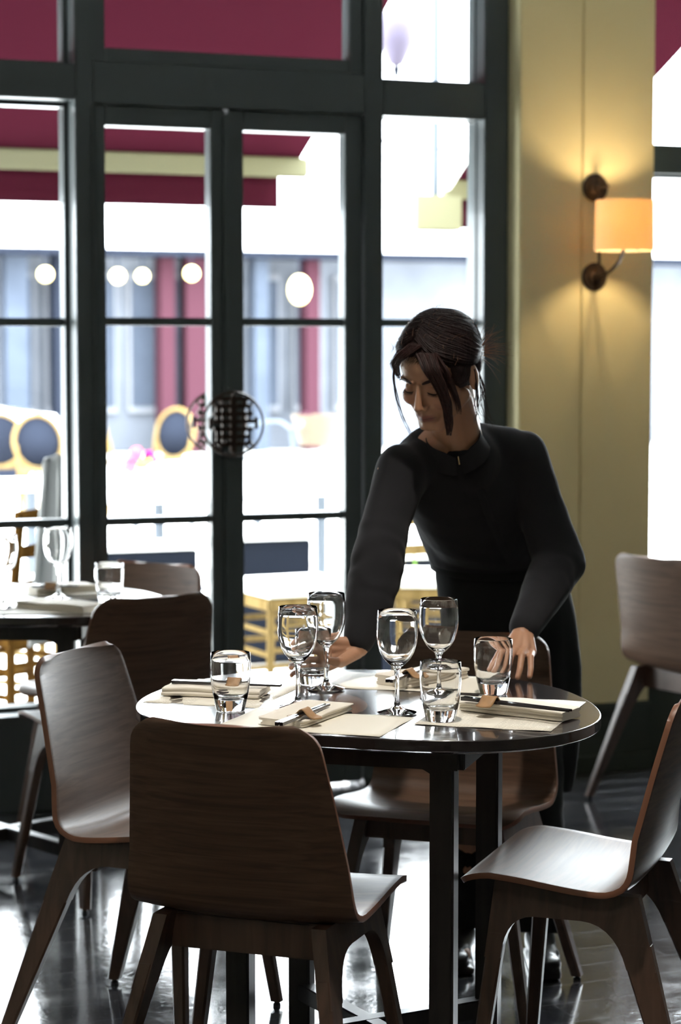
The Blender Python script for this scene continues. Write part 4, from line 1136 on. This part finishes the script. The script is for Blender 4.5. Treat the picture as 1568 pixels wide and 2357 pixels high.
wood_chair('beech chair whose ladder rungs show under the left table', sd(110, 1.9), 1.9, .7, False)
# pale jacket draped on the brown chair
b = nb(); rows = []
for j in range(11):
    f = j/10; row = []
    for i in range(17):
        u = -1+2*i/16; hw = .10+.09*f
        row.append(b.verts.new((u*hw*.55, -.03*math.cos(u*1.4)+.012*math.sin(u*9+f*3), .25-.62*f+.03*math.cos(u*1.5))))
    rows.append(row)
for r0, r1 in zip(rows, rows[1:]):
    for i in range(16): b.faces.new((r0[i], r0[i+1], r1[i+1], r1[i]))
o = obj('draped_jacket', b, M['jacket'], None); s_ = o.modifiers.new('t', 'SOLIDIFY'); s_.thickness = .012
o.location = W(sd(92, .80), .62, .80); o.rotation_euler.z = A+.45; tag(o, 'pale jacket hanging over the back of the brown slatted chair', 'jacket')
# dark planters low outside
for k, (px, d, ww, hh, lb) in enumerate(((320, 2.6, .45, .56, 'long dark planter box seen low in the first door leaf'), (605, 2.9, .38, .56, 'dark planter box behind the cushioned chair'), (930, 2.4, .3, .50, 'dark planter with a yellow bloom beyond the waitress'))):
    t = wthing('planter', lb, 'planter', sd(px, d), d, 0, 0, 'dark planters on the pavement')
    b = nb(); box(b, (0, 0, hh/2), (ww, .26, hh), bev=.008); obj('box', b, M['navy'], t)
    b = nb(); box(b, (0, 0, hh+.012), (ww+.03, .29, .024), bev=.004); obj('rim', b, M['white_o'], t)
    if k == 2:
        for q in range(4):
            b = nb(); ell(b, (-.03+.03*q, -.15, hh-.08-.02*(q % 2)), (.022, .018, .02), n=10); obj('flower', b, M['yellowp'], t)
        b = nb(); tube(b, [(0, 0, hh), (-.01, -.14, hh+.03), (-.01, -.16, hh-.06)], .006, 6); obj('stalk', b, M['leaf'], t)
# bicycle with a basket
t = wthing('bicycle', 'bicycle with a wicker front basket seen through the second door leaf', 'bicycle', sd(560, 5.4), 5.4, 0, .25)
for x in (-.42, .42):
    b = nb(); n = 36; tube(b, [(x+.32*math.cos(2*PI*i/n), 0, .34+.32*math.sin(2*PI*i/n)) for i in range(n+1)], .016, 8)
    for i in range(10): q = PI*i/10; tube(b, [(x+.31*math.cos(q), 0, .34+.31*math.sin(q)), (x-.31*math.cos(q), 0, .34-.31*math.sin(q))], .002, 4)
    obj('wheel', b, M['steel'], t)
b = nb()
for a_, c_ in (((-.42, 0, .34), (0, 0, .30)), ((0, 0, .30), (.36, 0, .78)), ((-.06, 0, .80), (.36, 0, .78)), ((0, 0, .30), (-.08, 0, .88)), ((-.42, 0, .34), (-.06, 0, .80)), ((.42, 0, .34), (.34, 0, .95))): tube(b, [a_, c_], .014, 8)
obj('frame', b, M['steel'], t)
b = nb(); ell(b, (-.09, 0, .91), (.12, .06, .03), n=12); obj('saddle', b, M['navy'], t)
b = nb(); tube(b, spline([(.22, -.25, .98), (.33, -.12, 1.0), (.34, 0, .96), (.33, .12, 1.0), (.22, .25, .98)], 4), .012, 8); obj('handlebar', b, M['steel'], t)
b = nb(); lathe(b, [(0, .86), (.10, .86), (.15, 1.04), (.14, 1.04), (.095, .87), (0, .87)], 20, (.52, 0, 0)); obj('basket', b, M['wicker'], t)
b = nb(); ell(b, (.44, 0, 1.0), (.06, .05, .06), n=12); obj('bundle', b, M['maroon'], t)
